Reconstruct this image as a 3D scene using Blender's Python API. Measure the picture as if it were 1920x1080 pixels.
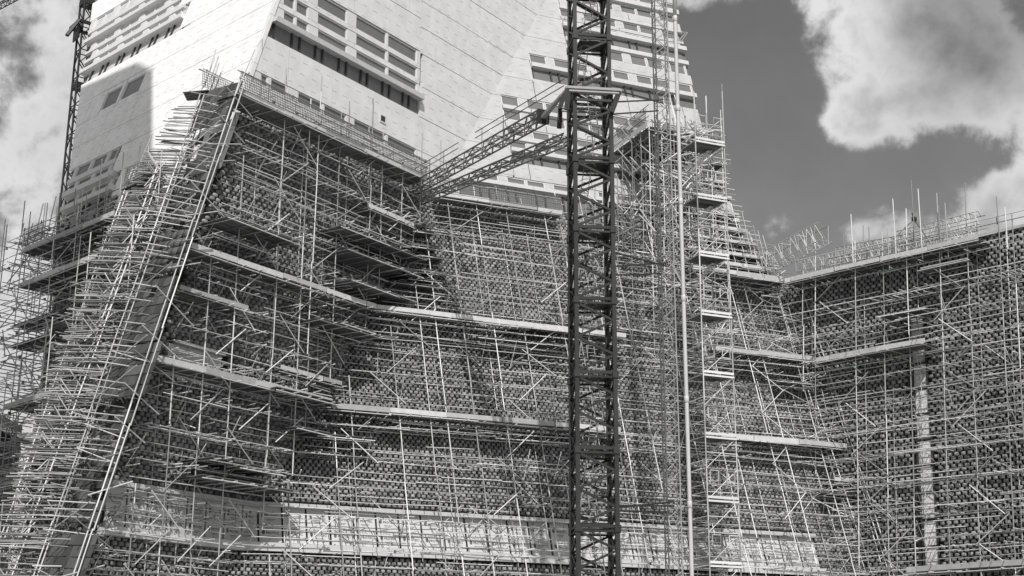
import bpy, math, random
import numpy as np
from mathutils import Matrix, Vector
random.seed(7); rng = np.random.default_rng(7)
S = bpy.context.scene
for o in list(bpy.data.objects): bpy.data.objects.remove(o)
COL = S.collection

# ------------------------------------------------------------------ camera
FPX = 2637.0; PITCH = math.radians(16.2); ROLL = math.radians(0.30)
CAM = np.array([0, 0, 1.6])
Fw = np.array([0, math.cos(PITCH), math.sin(PITCH)])
R0 = np.array([1.0, 0, 0]); U0 = np.array([0, -math.sin(PITCH), math.cos(PITCH)])
Rt = R0 * math.cos(ROLL) + U0 * math.sin(ROLL)
Up = -R0 * math.sin(ROLL) + U0 * math.cos(ROLL)
cam = bpy.data.cameras.new('camera'); cam.sensor_width = 36; cam.lens = 36 * FPX / 1920
cam.clip_end = 3000; cam.clip_start = 0.5
co = bpy.data.objects.new('camera', cam); COL.objects.link(co)
M = Matrix([[Rt[i], Up[i], -Fw[i]] for i in range(3)]).to_4x4(); M.translation = Vector(CAM)
co.matrix_world = M; S.camera = co

# ------------------------------------------------------------------ light
SUN = np.array([0.04, -0.64, 0.76]); SUN /= np.linalg.norm(SUN)
el = math.asin(SUN[2]); az = math.atan2(SUN[0], SUN[1])
S.view_settings.view_transform = 'Standard'; S.view_settings.look = 'None'
S.view_settings.gamma = 1.0; S.view_settings.exposure = 0.30; S.view_settings.use_curve_mapping = False
sl = bpy.data.lights.new('sun', 'SUN'); sl.energy = 3.4; sl.angle = math.radians(0.5); sl.color = (1, 0.985, 0.97)
so = bpy.data.objects.new('sun', sl); COL.objects.link(so)
so.rotation_euler = Vector(-SUN).to_track_quat('-Z', 'Y').to_euler(); so.location = (-30, -40, 90)

def ray(x, y):
    d = Rt * (x - 960) + Fw * FPX + Up * (540 - y)
    return d / np.linalg.norm(d)

def proj(P):
    d = np.asarray(P, float) - CAM; z = d @ Fw
    return 960 + FPX * (d @ Rt) / z, 540 - FPX * (d @ Up) / z

W = bpy.data.worlds.new('World'); S.world = W; W.use_nodes = True
nt = W.node_tree; nt.nodes.clear(); L = nt.links.new
def N(t, **k):
    n = nt.nodes.new(t)
    for a, b in k.items(): setattr(n, a, b)
    return n
def mth(op, a, b=None, clamp=False):
    n = N('ShaderNodeMath', operation=op, use_clamp=clamp)
    for i, v in enumerate((a, b)):
        if v is None: continue
        if isinstance(v, (int, float)): n.inputs[i].default_value = v
        else: L(v, n.inputs[i])
    return n.outputs[0]
out = N('ShaderNodeOutputWorld'); bg = N('ShaderNodeBackground'); bg.inputs['Strength'].default_value = 0.1
sky = N('ShaderNodeTexSky', sky_type='NISHITA', sun_disc=False, sun_elevation=el, sun_rotation=az)
sep = N('ShaderNodeSeparateColor'); L(sky.outputs[0], sep.inputs[0])
skyg = mth('ADD', mth('MULTIPLY', sep.outputs[0], 0.40), mth('MULTIPLY', sep.outputs[1], 0.42))
tc = N('ShaderNodeTexCoord')
def noise(scale, detail, rough, w=0, dist=0.0):
    n = N('ShaderNodeTexNoise', noise_dimensions='4D'); L(tc.outputs['Generated'], n.inputs['Vector'])
    n.inputs['W'].default_value = w
    n.inputs['Scale'].default_value = scale; n.inputs['Detail'].default_value = detail
    n.inputs['Roughness'].default_value = rough; n.inputs['Distortion'].default_value = dist
    return n.outputs[0]
n1 = noise(19, 14, 0.58, 2.0, 0.12); n2 = noise(5.0, 6, 0.5, 5.0)
acc = mth('ADD', mth('MULTIPLY', mth('SUBTRACT', n1, 0.5), 5.4), mth('MULTIPLY', mth('SUBTRACT', n2, 0.5), 1.2))
acc = mth('ADD', acc, 0.05)
BL = [(1640, 60, 150, .85), (1790, 90, 220, .75), (1600, 215, 70, .5), (1720, 235, 110, .65), (1870, 150, 110, .6),
      (1590, 240, 50, .35), (1910, 375, 120, 1.3), (1820, 410, 80, .8), (1452, 428, 36, .8), (1600, 400, 60, .45), (1700, 400, 70, .5),
      (50, 330, 110, .75), (40, 90, 210, .38), (20, 240, 70, .25), (60, 430, 60, .1), (10, 720, 260, 1.1), (1310, 0, 55, .5),
      (1390, 190, 190, -1.0), (1450, 350, 130, -.6), (1620, 335, 80, -1.0), (1770, 325, 95, -1.3), (1880, 285, 45, -.6), (1530, 170, 50, -.3), (1330, 110, 90, -.5)]
for (x, y, r, w) in BL:
    d = ray(x, y)
    vd = N('ShaderNodeVectorMath', operation='DISTANCE'); L(tc.outputs['Generated'], vd.inputs[0]); vd.inputs[1].default_value = d
    mr = N('ShaderNodeMapRange', interpolation_type='SMOOTHSTEP'); L(vd.outputs['Value'], mr.inputs['Value'])
    mr.inputs['From Min'].default_value = r * 1.45 / 2900; mr.inputs['From Max'].default_value = r * 0.25 / 2900
    mr.inputs['To Min'].default_value = 0; mr.inputs['To Max'].default_value = w
    acc = mth('ADD', acc, mr.outputs[0])
cm = N('ShaderNodeMapRange', interpolation_type='SMOOTHERSTEP'); L(acc, cm.inputs['Value'])
cm.inputs['From Min'].default_value = -0.12; cm.inputs['From Max'].default_value = 1.15
# thick cloud turns grey inside, bright at its rims
cb = N('ShaderNodeMapRange'); L(acc, cb.inputs['Value'])
cb.inputs['From Min'].default_value = 0.5; cb.inputs['From Max'].default_value = 2.2
cb.inputs['To Min'].default_value = 7.0; cb.inputs['To Max'].default_value = 3.4
n3 = noise(7, 8, 0.55, 9.0)
cbr = mth('MULTIPLY', cb.outputs[0], mth('ADD', mth('MULTIPLY', n3, 1.0), 0.45))
dk = N('ShaderNodeVectorMath', operation='DISTANCE'); L(tc.outputs['Generated'], dk.inputs[0]); dk.inputs[1].default_value = ray(1840, 40)
dm = N('ShaderNodeMapRange', interpolation_type='SMOOTHSTEP'); L(dk.outputs['Value'], dm.inputs['Value'])   # the thick, greyer body of the big cloud
dm.inputs['From Min'].default_value = 60 / 2900; dm.inputs['From Max'].default_value = 270 / 2900; dm.inputs['To Min'].default_value = 0.52; dm.inputs['To Max'].default_value = 1.0
cbr = mth('MULTIPLY', cbr, dm.outputs[0])
skyg = mth('MULTIPLY', skyg, mth('ADD', 0.66, mth('ADD', mth('MULTIPLY', n2, 0.38), mth('MULTIPLY', n1, 0.30))))
mixv = N('ShaderNodeMix', data_type='FLOAT'); L(cm.outputs[0], mixv.inputs[0]); L(skyg, mixv.inputs[2]); L(cbr, mixv.inputs[3])
comb = N('ShaderNodeCombineColor')
for i in range(3): L(mixv.outputs[0], comb.inputs[i])
L(comb.outputs[0], bg.inputs['Color']); L(bg.outputs[0], out.inputs['Surface'])

# ------------------------------------------------------------------ materials
def mat(name, base, rough=0.7, metal=0.0, var=0.0, nscale=3.0, namt=0.0, dark=None, bump=0.0, spec=0.3, streak=False, extra=None):
    """grey material; 'shade' attribute (0..1) spreads the value by var, noise by namt"""
    m = bpy.data.materials.new(name); m.use_nodes = True; t = m.node_tree; lk = t.links.new
    b = t.nodes['Principled BSDF']; b.inputs['Roughness'].default_value = rough; b.inputs['Metallic'].default_value = metal
    b.inputs['Specular IOR Level'].default_value = spec
    def mm(op, a, c=None, cl=False):
        n = t.nodes.new('ShaderNodeMath'); n.operation = op; n.use_clamp = cl
        for i, v in enumerate((a, c)):
            if v is None: continue
            if isinstance(v, (int, float)): n.inputs[i].default_value = v
            else: lk(v, n.inputs[i])
        return n.outputs[0]
    at = t.nodes.new('ShaderNodeAttribute'); at.attribute_name = 'shade'
    g = t.nodes.new('ShaderNodeNewGeometry')
    v = mm('ADD', 1.0, mm('MULTIPLY', mm('SUBTRACT', at.outputs['Fac'], 0.5), 2 * var))
    if namt:
        nz = t.nodes.new('ShaderNodeTexNoise'); nz.inputs['Scale'].default_value = nscale; nz.inputs['Detail'].default_value = 8
        nz.inputs['Roughness'].default_value = 0.65
        if streak:
            mp = t.nodes.new('ShaderNodeMapping'); mp.inputs['Scale'].default_value = (1, 1, 0.12); lk(g.outputs['Position'], mp.inputs[0]); lk(mp.outputs[0], nz.inputs['Vector'])
        else: lk(g.outputs['Position'], nz.inputs['Vector'])
        v = mm('MULTIPLY', v, mm('ADD', 1.0, mm('MULTIPLY', mm('SUBTRACT', nz.outputs[0], 0.5), 2 * namt)))
        if bump:
            bp = t.nodes.new('ShaderNodeBump'); bp.inputs['Strength'].default_value = bump; bp.inputs['Distance'].default_value = 0.05
            lk(nz.outputs[0], bp.inputs['Height']); lk(bp.outputs[0], b.inputs['Normal'])
    if extra: v = extra(t, mm, v)
    v = mm('MULTIPLY', v, base, True)
    c = t.nodes.new('ShaderNodeCombineColor')
    for i in range(3): lk(v, c.inputs[i])
    lk(c.outputs[0], b.inputs['Base Color'])
    return m

def print_marks(t, mm, v):
    """short printed dashes on the membrane, in rows, in the panel's own metres (u, v)"""
    lk = t.links.new
    tcn = t.nodes.new('ShaderNodeTexCoord'); s = t.nodes.new('ShaderNodeSeparateXYZ'); lk(tcn.outputs['Object'], s.inputs[0])
    oi = t.nodes.new('ShaderNodeObjectInfo')
    u, w = s.outputs[0], s.outputs[1]
    w = mm('ADD', w, mm('MULTIPLY', oi.outputs['Random'], 0.35))
    rw = mm('FLOOR', mm('DIVIDE', w, 0.88))
    fr = mm('FRACT', mm('DIVIDE', w, 0.88))
    line = mm('LESS_THAN', mm('ABSOLUTE', mm('SUBTRACT', fr, 0.5)), 0.028)
    uu = mm('ADD', mm('DIVIDE', u, 1.15), mm('FRACT', mm('MULTIPLY', mm('SINE', mm('MULTIPLY', rw, 12.99)), 43.7)))
    dash = mm('LESS_THAN', mm('FRACT', uu), 0.42)
    ltr = mm('GREATER_THAN', mm('FRACT', mm('MULTIPLY', u, 9.0)), 0.2)
    a = mm('MULTIPLY', mm('MULTIPLY', line, dash), ltr)
    return mm('MULTIPLY', v, mm('SUBTRACT', 1.0, mm('MULTIPLY', a, 0.5)))

MT = {}
MT['tube'] = mat('galvanised_tube', 0.50, 0.5, 0.15, var=0.6, nscale=1.6, namt=0.30, spec=0.4)
MT['tube_dimmed'] = mat('dull_tube', 0.33, 0.6, 0.1, var=0.65, nscale=1.6, namt=0.35)  # galvanised tube, colour darkened to offset the direct sun on the corner
MT['tube_dark'] = mat('weathered_tube', 0.22, 0.6, 0.2, var=0.4, nscale=2, namt=0.2)
MT['brick'] = mat('lattice_brick', 0.235, 0.85, var=0.42, nscale=.9, namt=0.45, bump=0.2)
MT['void'] = mat('dark_cavity_membrane', 0.022, 0.9)  # darkness of the hollow behind the brick holes, put into a flat colour
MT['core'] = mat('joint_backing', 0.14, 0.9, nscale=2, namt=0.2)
MT['panel_lit'] = mat('primed_panel_lit_tone', 0.88, 0.6, nscale=1.0, namt=0.30, extra=print_marks, streak=False)  # sunlit brightness of the left face put into the colour; same membrane throughout
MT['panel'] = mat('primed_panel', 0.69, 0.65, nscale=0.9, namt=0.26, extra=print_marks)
MT['panel_l3'] = mat('primed_panel_dimmed_tone', 0.46, 0.65, nscale=0.9, namt=0.24, extra=print_marks)  # same membrane, colour lowered to offset how strongly light falls on this face
MT['frame'] = mat('window_frame', 0.66, 0.5)
MT['ledge'] = mat('ledge_wrap', 0.50, 0.7, nscale=4, namt=0.25)
MT['fin'] = mat('dark_fin', 0.05, 0.5)
MT['glass'] = mat('window_glass', 0.17, 0.12, spec=0.6, nscale=1, namt=0.25)
MT['glass_film'] = mat('filmed_glass', 0.62, 0.35, spec=0.4, nscale=3, namt=0.3)
MT['slot_glass'] = mat('cluttered_slot_glass', 0.60, 0.25, spec=0.5, nscale=8, namt=1.1)  # cluttered bright reflections put into the pane colour as noise
MT['fan_board'] = mat('dark_wet_board', 0.085, 0.9, var=0.45, nscale=3, namt=0.35)  # shade of unlit board undersides put into the colour of sun-facing fans
MT['board'] = mat('scaffold_board', 0.125, 0.85, var=0.45, nscale=3, namt=0.3)
MT['toe'] = mat('toe_board', 0.48, 0.8, var=0.3, nscale=2.5, namt=0.35)
MT['alu'] = mat('aluminium', 0.80, 0.4, 0.2, var=0.1)
MT['crane'] = mat('crane_paint', 0.032, 0.45, var=0.2, nscale=2, namt=0.25)
MT['crane_light'] = mat('crane_galvanised', 0.34, 0.5, nscale=2, namt=0.2)
MT['guard'] = mat('mesh_guard', 0.13, 0.6)
MT['insul'] = mat('insulation_board', 0.52, 0.5, nscale=1.5, namt=0.08)
MT['print'] = mat('board_print', 0.10, 0.6)
MT['concrete'] = mat('concrete', 0.42, 0.85, nscale=1.5, namt=0.25, bump=0.1)
MT['ground'] = mat('gravel_ground', 0.30, 0.9, nscale=0.6, namt=0.4, bump=0.3)
MT['pole'] = mat('white_pole', 0.55, 0.4, nscale=0.8, namt=0.12)
MT['sheet'] = mat('white_sheeting', 0.56, 0.6, nscale=2, namt=0.12)
MT['roof'] = mat('slate_roof', 0.20, 0.8, nscale=3, namt=0.2)
MT['skin'] = mat('skin', 0.38, 0.6); MT['dark_cloth'] = mat('dark_work_clothes', 0.05, 0.9)
MT['hivis'] = mat('reflective_vest', 0.55, 0.7); MT['helmet'] = mat('white_helmet', 0.85, 0.35)

# ------------------------------------------------------------------ helpers
def A(v): return np.asarray(v, float)
def nrm(v): v = A(v); return v / np.linalg.norm(v)

def thing(name, label, cat, loc=(0, 0, 0), group=None, kind=None):
    o = bpy.data.objects.new(name, None); COL.objects.link(o); o.location = loc; o.empty_display_size = 0.5
    o['label'] = label; o['category'] = cat
    if group: o['group'] = group
    if kind: o['kind'] = kind
    return o

def link(name, me, parent=None, Mx=None, kind=None, label=None):
    o = bpy.data.objects.new(name, me); COL.objects.link(o)
    Mx = Mx if Mx is not None else Matrix.Identity(4)
    if parent is not None:
        o.parent = parent
        p = parent; off = Matrix.Identity(4)
        while p is not None:
            off = p.matrix_basis @ off; p = p.parent
        o.matrix_basis = off.inverted() @ Mx
    else: o.matrix_basis = Mx
    if kind: o['kind'] = kind
    if label: o['label'] = label
    return o

def mesh(name, V, F, m, shade=None):
    me = bpy.data.meshes.new(name); me.from_pydata([tuple(v) for v in V], [], [tuple(f) for f in F])
    me.materials.append(m)
    a = me.attributes.new('shade', 'FLOAT', 'FACE')
    a.data.foreach_set('value', np.full(len(me.polygons), 0.5, 'f') if shade is None else np.asarray(shade, 'f'))
    me.update(); return me

# unit shapes: box +-0.5; tube radius 1 along z 0..1 ; flat-bottomed ones reused by matrix
BOXV = A([[x, y, z] for x in (-.5, .5) for y in (-.5, .5) for z in (-.5, .5)])
BOXF = [[0, 1, 3, 2], [4, 6, 7, 5], [0, 4, 5, 1], [2, 3, 7, 6], [0, 2, 6, 4], [1, 5, 7, 3]]
NS = 6
TUBV = A([[math.cos(2 * math.pi * i / NS), math.sin(2 * math.pi * i / NS), k] for k in (0, 1) for i in range(NS)])
TUBF = [[i, (i + 1) % NS, (i + 1) % NS + NS, i + NS] for i in range(NS)] + [list(range(NS))[::-1], list(range(NS, 2 * NS))]
# brick: slightly chamfered front so that its edges catch the light
b = .42
BRV = A([[-.5, -.5, 0], [.5, -.5, 0], [.5, .5, 0], [-.5, .5, 0], [-.5, -.5, .82], [.5, -.5, .82], [.5, .5, .82], [-.5, .5, .82],
         [-b, -.36, 1], [b, -.36, 1], [b, .36, 1], [-b, .36, 1]])
BRF = [[0, 1, 5, 4], [1, 2, 6, 5], [2, 3, 7, 6], [3, 0, 4, 7], [4, 5, 9, 8], [5, 6, 10, 9], [6, 7, 11, 10], [7, 4, 8, 11], [8, 9, 10, 11]]
SHAPES = {'box': (BOXV, BOXF), 'tube': (TUBV, TUBF), 'brick': (BRV, BRF)}
_unit = {}
def unit(shape, mkey, k):
    key = (shape, mkey, k)
    if key not in _unit:
        V, F = SHAPES[shape]; _unit[key] = mesh('%s_%s' % (mkey, shape), V, F, MT[mkey], np.full(len(F), (k + .5) / 4))
        if shape == 'tube':
            _unit[key].polygons.foreach_set('use_smooth', [len(p.vertices) == 4 for p in _unit[key].polygons])
    return _unit[key]

def tube_m(p, q, r):
    p = A(p); q = A(q); d = q - p; Ln = np.linalg.norm(d); z = d / Ln
    x = np.cross(z, [0.3, 0.2, 0.93]); n = np.linalg.norm(x)
    if n < 1e-3: x = np.cross(z, [1, 0, 0]); n = np.linalg.norm(x)
    x /= n; y = np.cross(z, x)
    m = np.eye(4); m[:3, 0] = x * r; m[:3, 1] = y * r; m[:3, 2] = d; m[:3, 3] = p; return m
def box_m(c, ax, ay, az):
    m = np.eye(4); m[:3, 0] = ax; m[:3, 1] = ay; m[:3, 2] = az; m[:3, 3] = c; return m

class Pieces:
    """collects pieces of one kind; the n largest in the picture become parts of their own, the rest one 'stuff' part"""
    def __init__(s, parent, name, shape, mkey, n=300, rest=None):
        s.p, s.name, s.shape, s.mk, s.n, s.L = parent, name, shape, mkey, n, []
        s.rest = rest or (name if name.endswith('s') else name + 's')
    def add(s, m): s.L.append(m)
    def tube(s, p, q, r=0.036): s.L.append(tube_m(p, q, r))
    def box(s, c, ax, ay, az): s.L.append(box_m(c, ax, ay, az))
    def done(s):
        if not s.L: return
        sc = []
        V, F = SHAPES[s.shape]
        for m in s.L:
            if s.shape == 'tube': a, c = m[:3, 3], m[:3, 3] + m[:3, 2]
            else:
                k = max(range(3), key=lambda i: np.linalg.norm(m[:3, i])); a, c = m[:3, 3] - m[:3, k] / 2, m[:3, 3] + m[:3, k] / 2
            (x0, y0), (x1, y1) = proj(a), proj(c); mx, my = (x0 + x1) / 2, (y0 + y1) / 2
            vis = -20 < mx < 1940 and -20 < my < 1100
            sc.append(math.hypot(x1 - x0, y1 - y0) * (1 if vis else 0.001))
        order = np.argsort(-A(sc))
        own = [i for i in order[:s.n] if sc[i] > 3.0]; restidx = [i for i in order if i not in set(own)]
        for i in own:
            link(s.name, unit(s.shape, s.mk, random.randrange(4)), s.p, Matrix([list(r) for r in s.L[i]]))
        if restidx:
            Ms = np.stack([s.L[i] for i in restidx]); nv = len(V)
            VV = np.einsum('kij,vj->kvi', Ms[:, :3, :3], V) + Ms[:, None, :3, 3]
            base = A(s.p.matrix_basis.translation) if s.p.parent is None else np.zeros(3)
            me = bpy.data.meshes.new(s.rest); nf = len(F)
            lens = A([len(f) for f in F]).astype(int); flat = np.concatenate([A(f) for f in F]).astype(int)
            K = len(restidx)
            loops = (flat[None, :] + (np.arange(K) * nv)[:, None]).ravel()
            me.vertices.add(K * nv); me.vertices.foreach_set('co', VV.reshape(-1).astype('f'))
            me.loops.add(len(loops)); me.loops.foreach_set('vertex_index', loops.astype('i'))
            me.polygons.add(K * nf)
            ll = np.tile(lens, K); st = np.concatenate([[0], np.cumsum(ll)[:-1]])
            me.polygons.foreach_set('loop_start', st.astype('i')); me.polygons.foreach_set('loop_total', ll.astype('i'))
            me.materials.append(MT[s.mk]); me.update(calc_edges=True)
            if s.shape == 'tube': me.polygons.foreach_set('use_smooth', (ll == 4))
            at = me.attributes.new('shade', 'FLOAT', 'FACE'); at.data.foreach_set('value', np.repeat(rng.random(K), nf).astype('f'))
            me.validate()
            link(s.rest, me, s.p, None, 'stuff')

def boxes_mesh(name, items, m):
    V = []; F = []
    for mm_ in items:
        k = len(V); V += [tuple(mm_[:3, :3] @ v + mm_[:3, 3]) for v in BOXV]; F += [[i + k for i in f] for f in BOXF]
    return mesh(name, V, F, m)
def tubes_mesh(name, segs, m):
    V = []; F = []
    for (p, q, r) in segs:
        mm_ = tube_m(p, q, r); k = len(V); V += [tuple(mm_[:3, :3] @ v + mm_[:3, 3]) for v in TUBV]; F += [[i + k for i in f] for f in TUBF]
    return mesh(name, V, F, m)

# ------------------------------------------------------------------ the building's planes
def dirn(vx):
    a = math.atan((vx - 960) / (FPX / math.cos(PITCH))); return A([math.sin(a), math.cos(a), 0])
D1, D2, D3 = dirn(-1880), dirn(2900), dirn(7300)

class Face:
    """a leaning facade: P(u, z, w) = O + u d + (z - Oz) k + w nh ; nh horizontal outward"""
    def __init__(s, O, d, n):
        s.O, s.d, s.n = A(O), A(d), nrm(n)
        if s.n[1] > 0: s.n = -s.n
        s.nh = nrm([s.n[0], s.n[1], 0]); s.k = A([0, 0, 1.0]) - s.nh * (s.n[2] / (s.n @ s.nh))
        s.kl = np.linalg.norm(s.k)
    def P(s, u, z, w=0): return s.O + u * s.d + (z - s.O[2]) * s.k + w * s.nh
    def px(s, x, y, w=0):
        O = s.O + w * s.nh; r = ray(x, y); P = CAM + r * (((O - CAM) @ s.n) / (r @ s.n)); q = P - O
        z = q[2]; return (q - z * s.k) @ s.d, P[2]
    def ux(s, x, z, w=0):
        lo, hi = None, None
        r1 = np.cross(ray(x, 0), ray(x, 1000))           # vertical picture line = plane through camera
        a = s.P(0, z, w) - CAM; return -(a @ r1) / (s.d @ r1)
    def mat(s, u, z, w=0):
        m = Matrix([[s.d[i], s.k[i] / s.kl, s.n[i]] for i in range(3)]).to_4x4()
        m.translation = Vector(s.P(u, z, w)); return m

P0 = CAM + ray(140, 1080) * (75 / ray(140, 1080)[1])
n2h = np.cross(D2, [0, 0, 1.0])
L2f = Face(P0, D2, n2h)
def on(face, x, y):
    u, z = face.px(x, y); return face.P(u, z)
E_a, E_b = P0, on(L2f, 520, 0)
F_a, F_b = on(L2f, 435, 1035), on(L2f, 1003, 33)
L1f = Face(P0, D1, np.cross(D1, E_b - E_a))
L3f = Face(F_a, D3, np.cross(D3, F_b - F_a))
V_a, V_b = on(L3f, 1620, 1080), on(L3f, 1440, 500)
R4f = Face(V_a, D1, np.cross(D1, V_b - V_a))
def line(a, b): return lambda z: a + (b - a) * ((z - a[2]) / (b[2] - a[2]))
EZ, FZ, VZ = line(E_a, E_b), line(F_a, F_b), line(V_a, V_b)
LZ = line(on(L1f, 82, 706), on(L1f, 165, 100))
SIL = [on(L3f, *p) for p in ((1262, 0), (1315, 245), (1385, 430), (1440, 502))]
def uof(face, P): q = A(P) - face.O; return (q - q[2] * face.k) @ face.d

ZB1 = L1f.px(215, 399)[1]; ZB2 = L2f.px(620, 268)[1]; ZB3 = L3f.px(930, 392)[1]
ZR = R4f.px(1700, 478)[1]; ZTOP = L2f.px(783, -330)[1]
ZTOP = 64.0
print('ZB', ZB1, ZB2, ZB3, ZR, 'VZ top', V_b[2])

# ------------------------------------------------------------------ ground, far hints
gr = link('ground', mesh('ground', [(-1500, -300, 0), (1500, -300, 0), (1500, 2500, 0), (-1500, 2500, 0)], [[0, 1, 2, 3]], MT['ground']))
gr['kind'] = 'structure'; gr['label'] = 'gravelled ground of the building site'; gr['category'] = 'ground'

# ------------------------------------------------------------------ building
BASE = A([EZ(0)[0], EZ(0)[1], 0])
bld = thing('tower_building', 'folded tower under construction with primed panels above and perforated brick below', 'building', BASE)

def poly(face, pts, m, name, w=0):
    V = [face.P(u, z, w) for u, z in pts]; return mesh(name, V, [list(range(len(V)))], m)
# shell sheets sharing corner lines, from the ground up; upper and lower parts differ
def sheet(face, la, lb, z0, z1, m, name):
    V = [la(z0), lb(z0), lb(z1), la(z1)]; link(name, mesh(name, V, [[0, 1, 2, 3]], m), bld)
zr1 = V_b[2]
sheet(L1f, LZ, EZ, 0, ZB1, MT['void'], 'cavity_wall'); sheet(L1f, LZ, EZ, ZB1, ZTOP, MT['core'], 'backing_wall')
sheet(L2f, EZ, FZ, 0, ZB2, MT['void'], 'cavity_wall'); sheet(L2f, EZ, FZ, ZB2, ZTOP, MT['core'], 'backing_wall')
# L3 : from fold to valley below, to the silhouette above
def sil_u(z):
    pts = [(uof(L3f, p), p[2]) for p in SIL]
    if z >= pts[0][1]: a, b_ = pts[0], pts[1]
    else:
        for a, b_ in zip(pts, pts[1:]):
            if a[1] >= z >= b_[1]: break
        else: return uof(L3f, VZ(z))
    t = (z - a[1]) / (b_[1] - a[1]); return a[0] + t * (b_[0] - a[0])
def l3right(z): return L3f.P(sil_u(z) if z > zr1 else uof(L3f, VZ(z)), z)
zs = [0, ZB3]; V = []
cuts = sorted([0, ZB3, ZTOP, zr1] + [p[2] for p in SIL])
for a, b_ in zip(cuts, cuts[1:]):
    if b_ - a < 1e-3: continue
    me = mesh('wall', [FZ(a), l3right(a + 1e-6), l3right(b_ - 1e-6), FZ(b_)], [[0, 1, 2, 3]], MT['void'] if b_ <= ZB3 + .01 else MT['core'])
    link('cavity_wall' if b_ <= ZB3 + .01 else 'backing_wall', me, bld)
RU1 = uof(R4f, R4f.P(*R4f.px(1920, 700))) - 9.0 if R4f.px(1920, 700)[0] < 0 else R4f.px(1920, 700)[0] + 9
RR = lambda z: R4f.P(RU1, z)
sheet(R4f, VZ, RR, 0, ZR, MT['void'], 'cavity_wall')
# returns and roofs so that the volume closes away from the camera
def quad(name, a, b_, c, d_, m): return link(name, mesh(name, [a, b_, c, d_], [[0, 1, 2, 3]], m), bld)
back = A([0.02, 1.0, 0]) * 22
quad('rear_wall', LZ(0), LZ(ZTOP), LZ(ZTOP) + back, LZ(0) + back, MT['core'])
qa, qb = l3right(ZTOP), l3right(zr1)
for ca, cb_ in zip(cuts, cuts[1:]):
    if ca >= zr1 - .01 and cb_ - ca > .01: quad('rear_wall', l3right(ca + 1e-6), l3right(cb_ - 1e-6), l3right(cb_ - 1e-6) + back, l3right(ca + 1e-6) + back, MT['core'])
quad('roof', VZ(ZR - .05), RR(ZR - .05), RR(ZR - .05) + back, VZ(ZR - .05) + back, MT['core'])
quad('rear_wall', RR(0), RR(ZR - .05), RR(ZR - .05) + back, RR(0) + back, MT['void'])
link('roof', mesh('roof', [LZ(ZTOP), EZ(ZTOP), FZ(ZTOP), l3right(ZTOP), l3right(ZTOP) + back, LZ(ZTOP) + back], [[0, 1, 2, 3, 4, 5]], MT['core']), bld)

# --- bricks : real blocks in a perforated stretcher bond
bricks = []
def brickwork(face, ulo, uhi, z0, z1, per, ch, skip=lambda u, z: False, bw=None, ea=-.05, eb=-.05):
    bw = bw or per * 0.62; n = 0; z = z0; r = 0
    while z < z1:
        a, b_ = ulo(z), uhi(z)
        if a > b_: a, b_ = b_, a
        u = math.floor((a - .6) / per) * per + (per * .5 if r % 2 else 0)
        while u < b_ + .6:
            if u - bw / 2 > a - ea and u + bw / 2 < b_ + eb and not skip(u, z):
                m = np.eye(4); m[:3, 0] = face.d * bw; m[:3, 1] = (face.k / face.kl) * ch * face.kl * .86
                m[:3, 2] = face.n * (0.20 + random.uniform(-.02, .025)); m[:3, 3] = face.P(u + random.uniform(-.008, .008), z + ch / 2)
                bricks.append(m)
            u += per
        z += ch; r += 1
# insulation board bands (px anchored)
I2 = (L2f.px(300, 995)[1], L2f.px(300, 925)[1])
zI0, zI1 = L3f.px(800, 1032)[1], L3f.px(800, 968)[1]
print('insul z', I2, zI0, zI1)
IZ0, IZ1 = zI0 - .0, zI1
UR3b = L3f.px(1528, 1030)[0]
I2Z0, I2Z1 = I2[0] - .1, I2[1]
ZMIN = 5.0
def skip2(u, z):
    if I2Z0 - .55 < z + .12 < I2Z1 + .35: return True
    a, b_ = L2f.px(318, 652), L2f.px(405, 700)     # lit opening beside the corner
    return a[0] - .3 < u < b_[0] + .6 and L2f.px(360, 712)[1] < z + .1 < L2f.px(360, 650)[1]
def skip3(u, z): return (zI0 - .55 < z + .12 < zI1 + .35) and u < UR3b
def slotu(z):
    a = R4f.px(1700, 600); b2 = R4f.px(1728, 1060)
    t = (z - a[1]) / (b2[1] - a[1]); return a[0] + t * (b2[0] - a[0])
zs1 = R4f.px(1715, 596)[1]
SW = 1.45
def skipR(u, z):
    c = slotu(z); return z < zs1 and abs(u - (c + (SW / 2 if R4f.px(1920, 700)[0] > R4f.px(1600, 700)[0] else -SW / 2))) < SW / 2 + .1
sgn0 = 1 if RU1 > uof(R4f, VZ(20)) else -1
PX = lambda f: (lambda fn: (lambda z: uof(f, fn(z))))
brickwork(L1f, lambda z: uof(L1f, EZ(z)), lambda z: uof(L1f, LZ(z)), ZMIN, ZB1, .44, .26)
brickwork(L2f, lambda z: uof(L2f, EZ(z)), lambda z: uof(L2f, FZ(z)), ZMIN, ZB2, .46, .27, skip2, eb=.35)
brickwork(L3f, lambda z: uof(L3f, FZ(z)), lambda z: uof(L3f, l3right(z)), ZMIN, ZB3, .37, .235, skip3, ea=.3, eb=.3)
brickwork(R4f, lambda z: uof(R4f, VZ(z)), lambda z: RU1, ZMIN, ZR, .50, .28, skipR, ea=(.3 if sgn0 > 0 else -.05), eb=(.3 if sgn0 < 0 else -.05))
bk = Pieces(bld, 'brick', 'brick', 'brick', 300, 'bricks'); bk.L = bricks; bk.done()
print('bricks', len(bricks))

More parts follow.
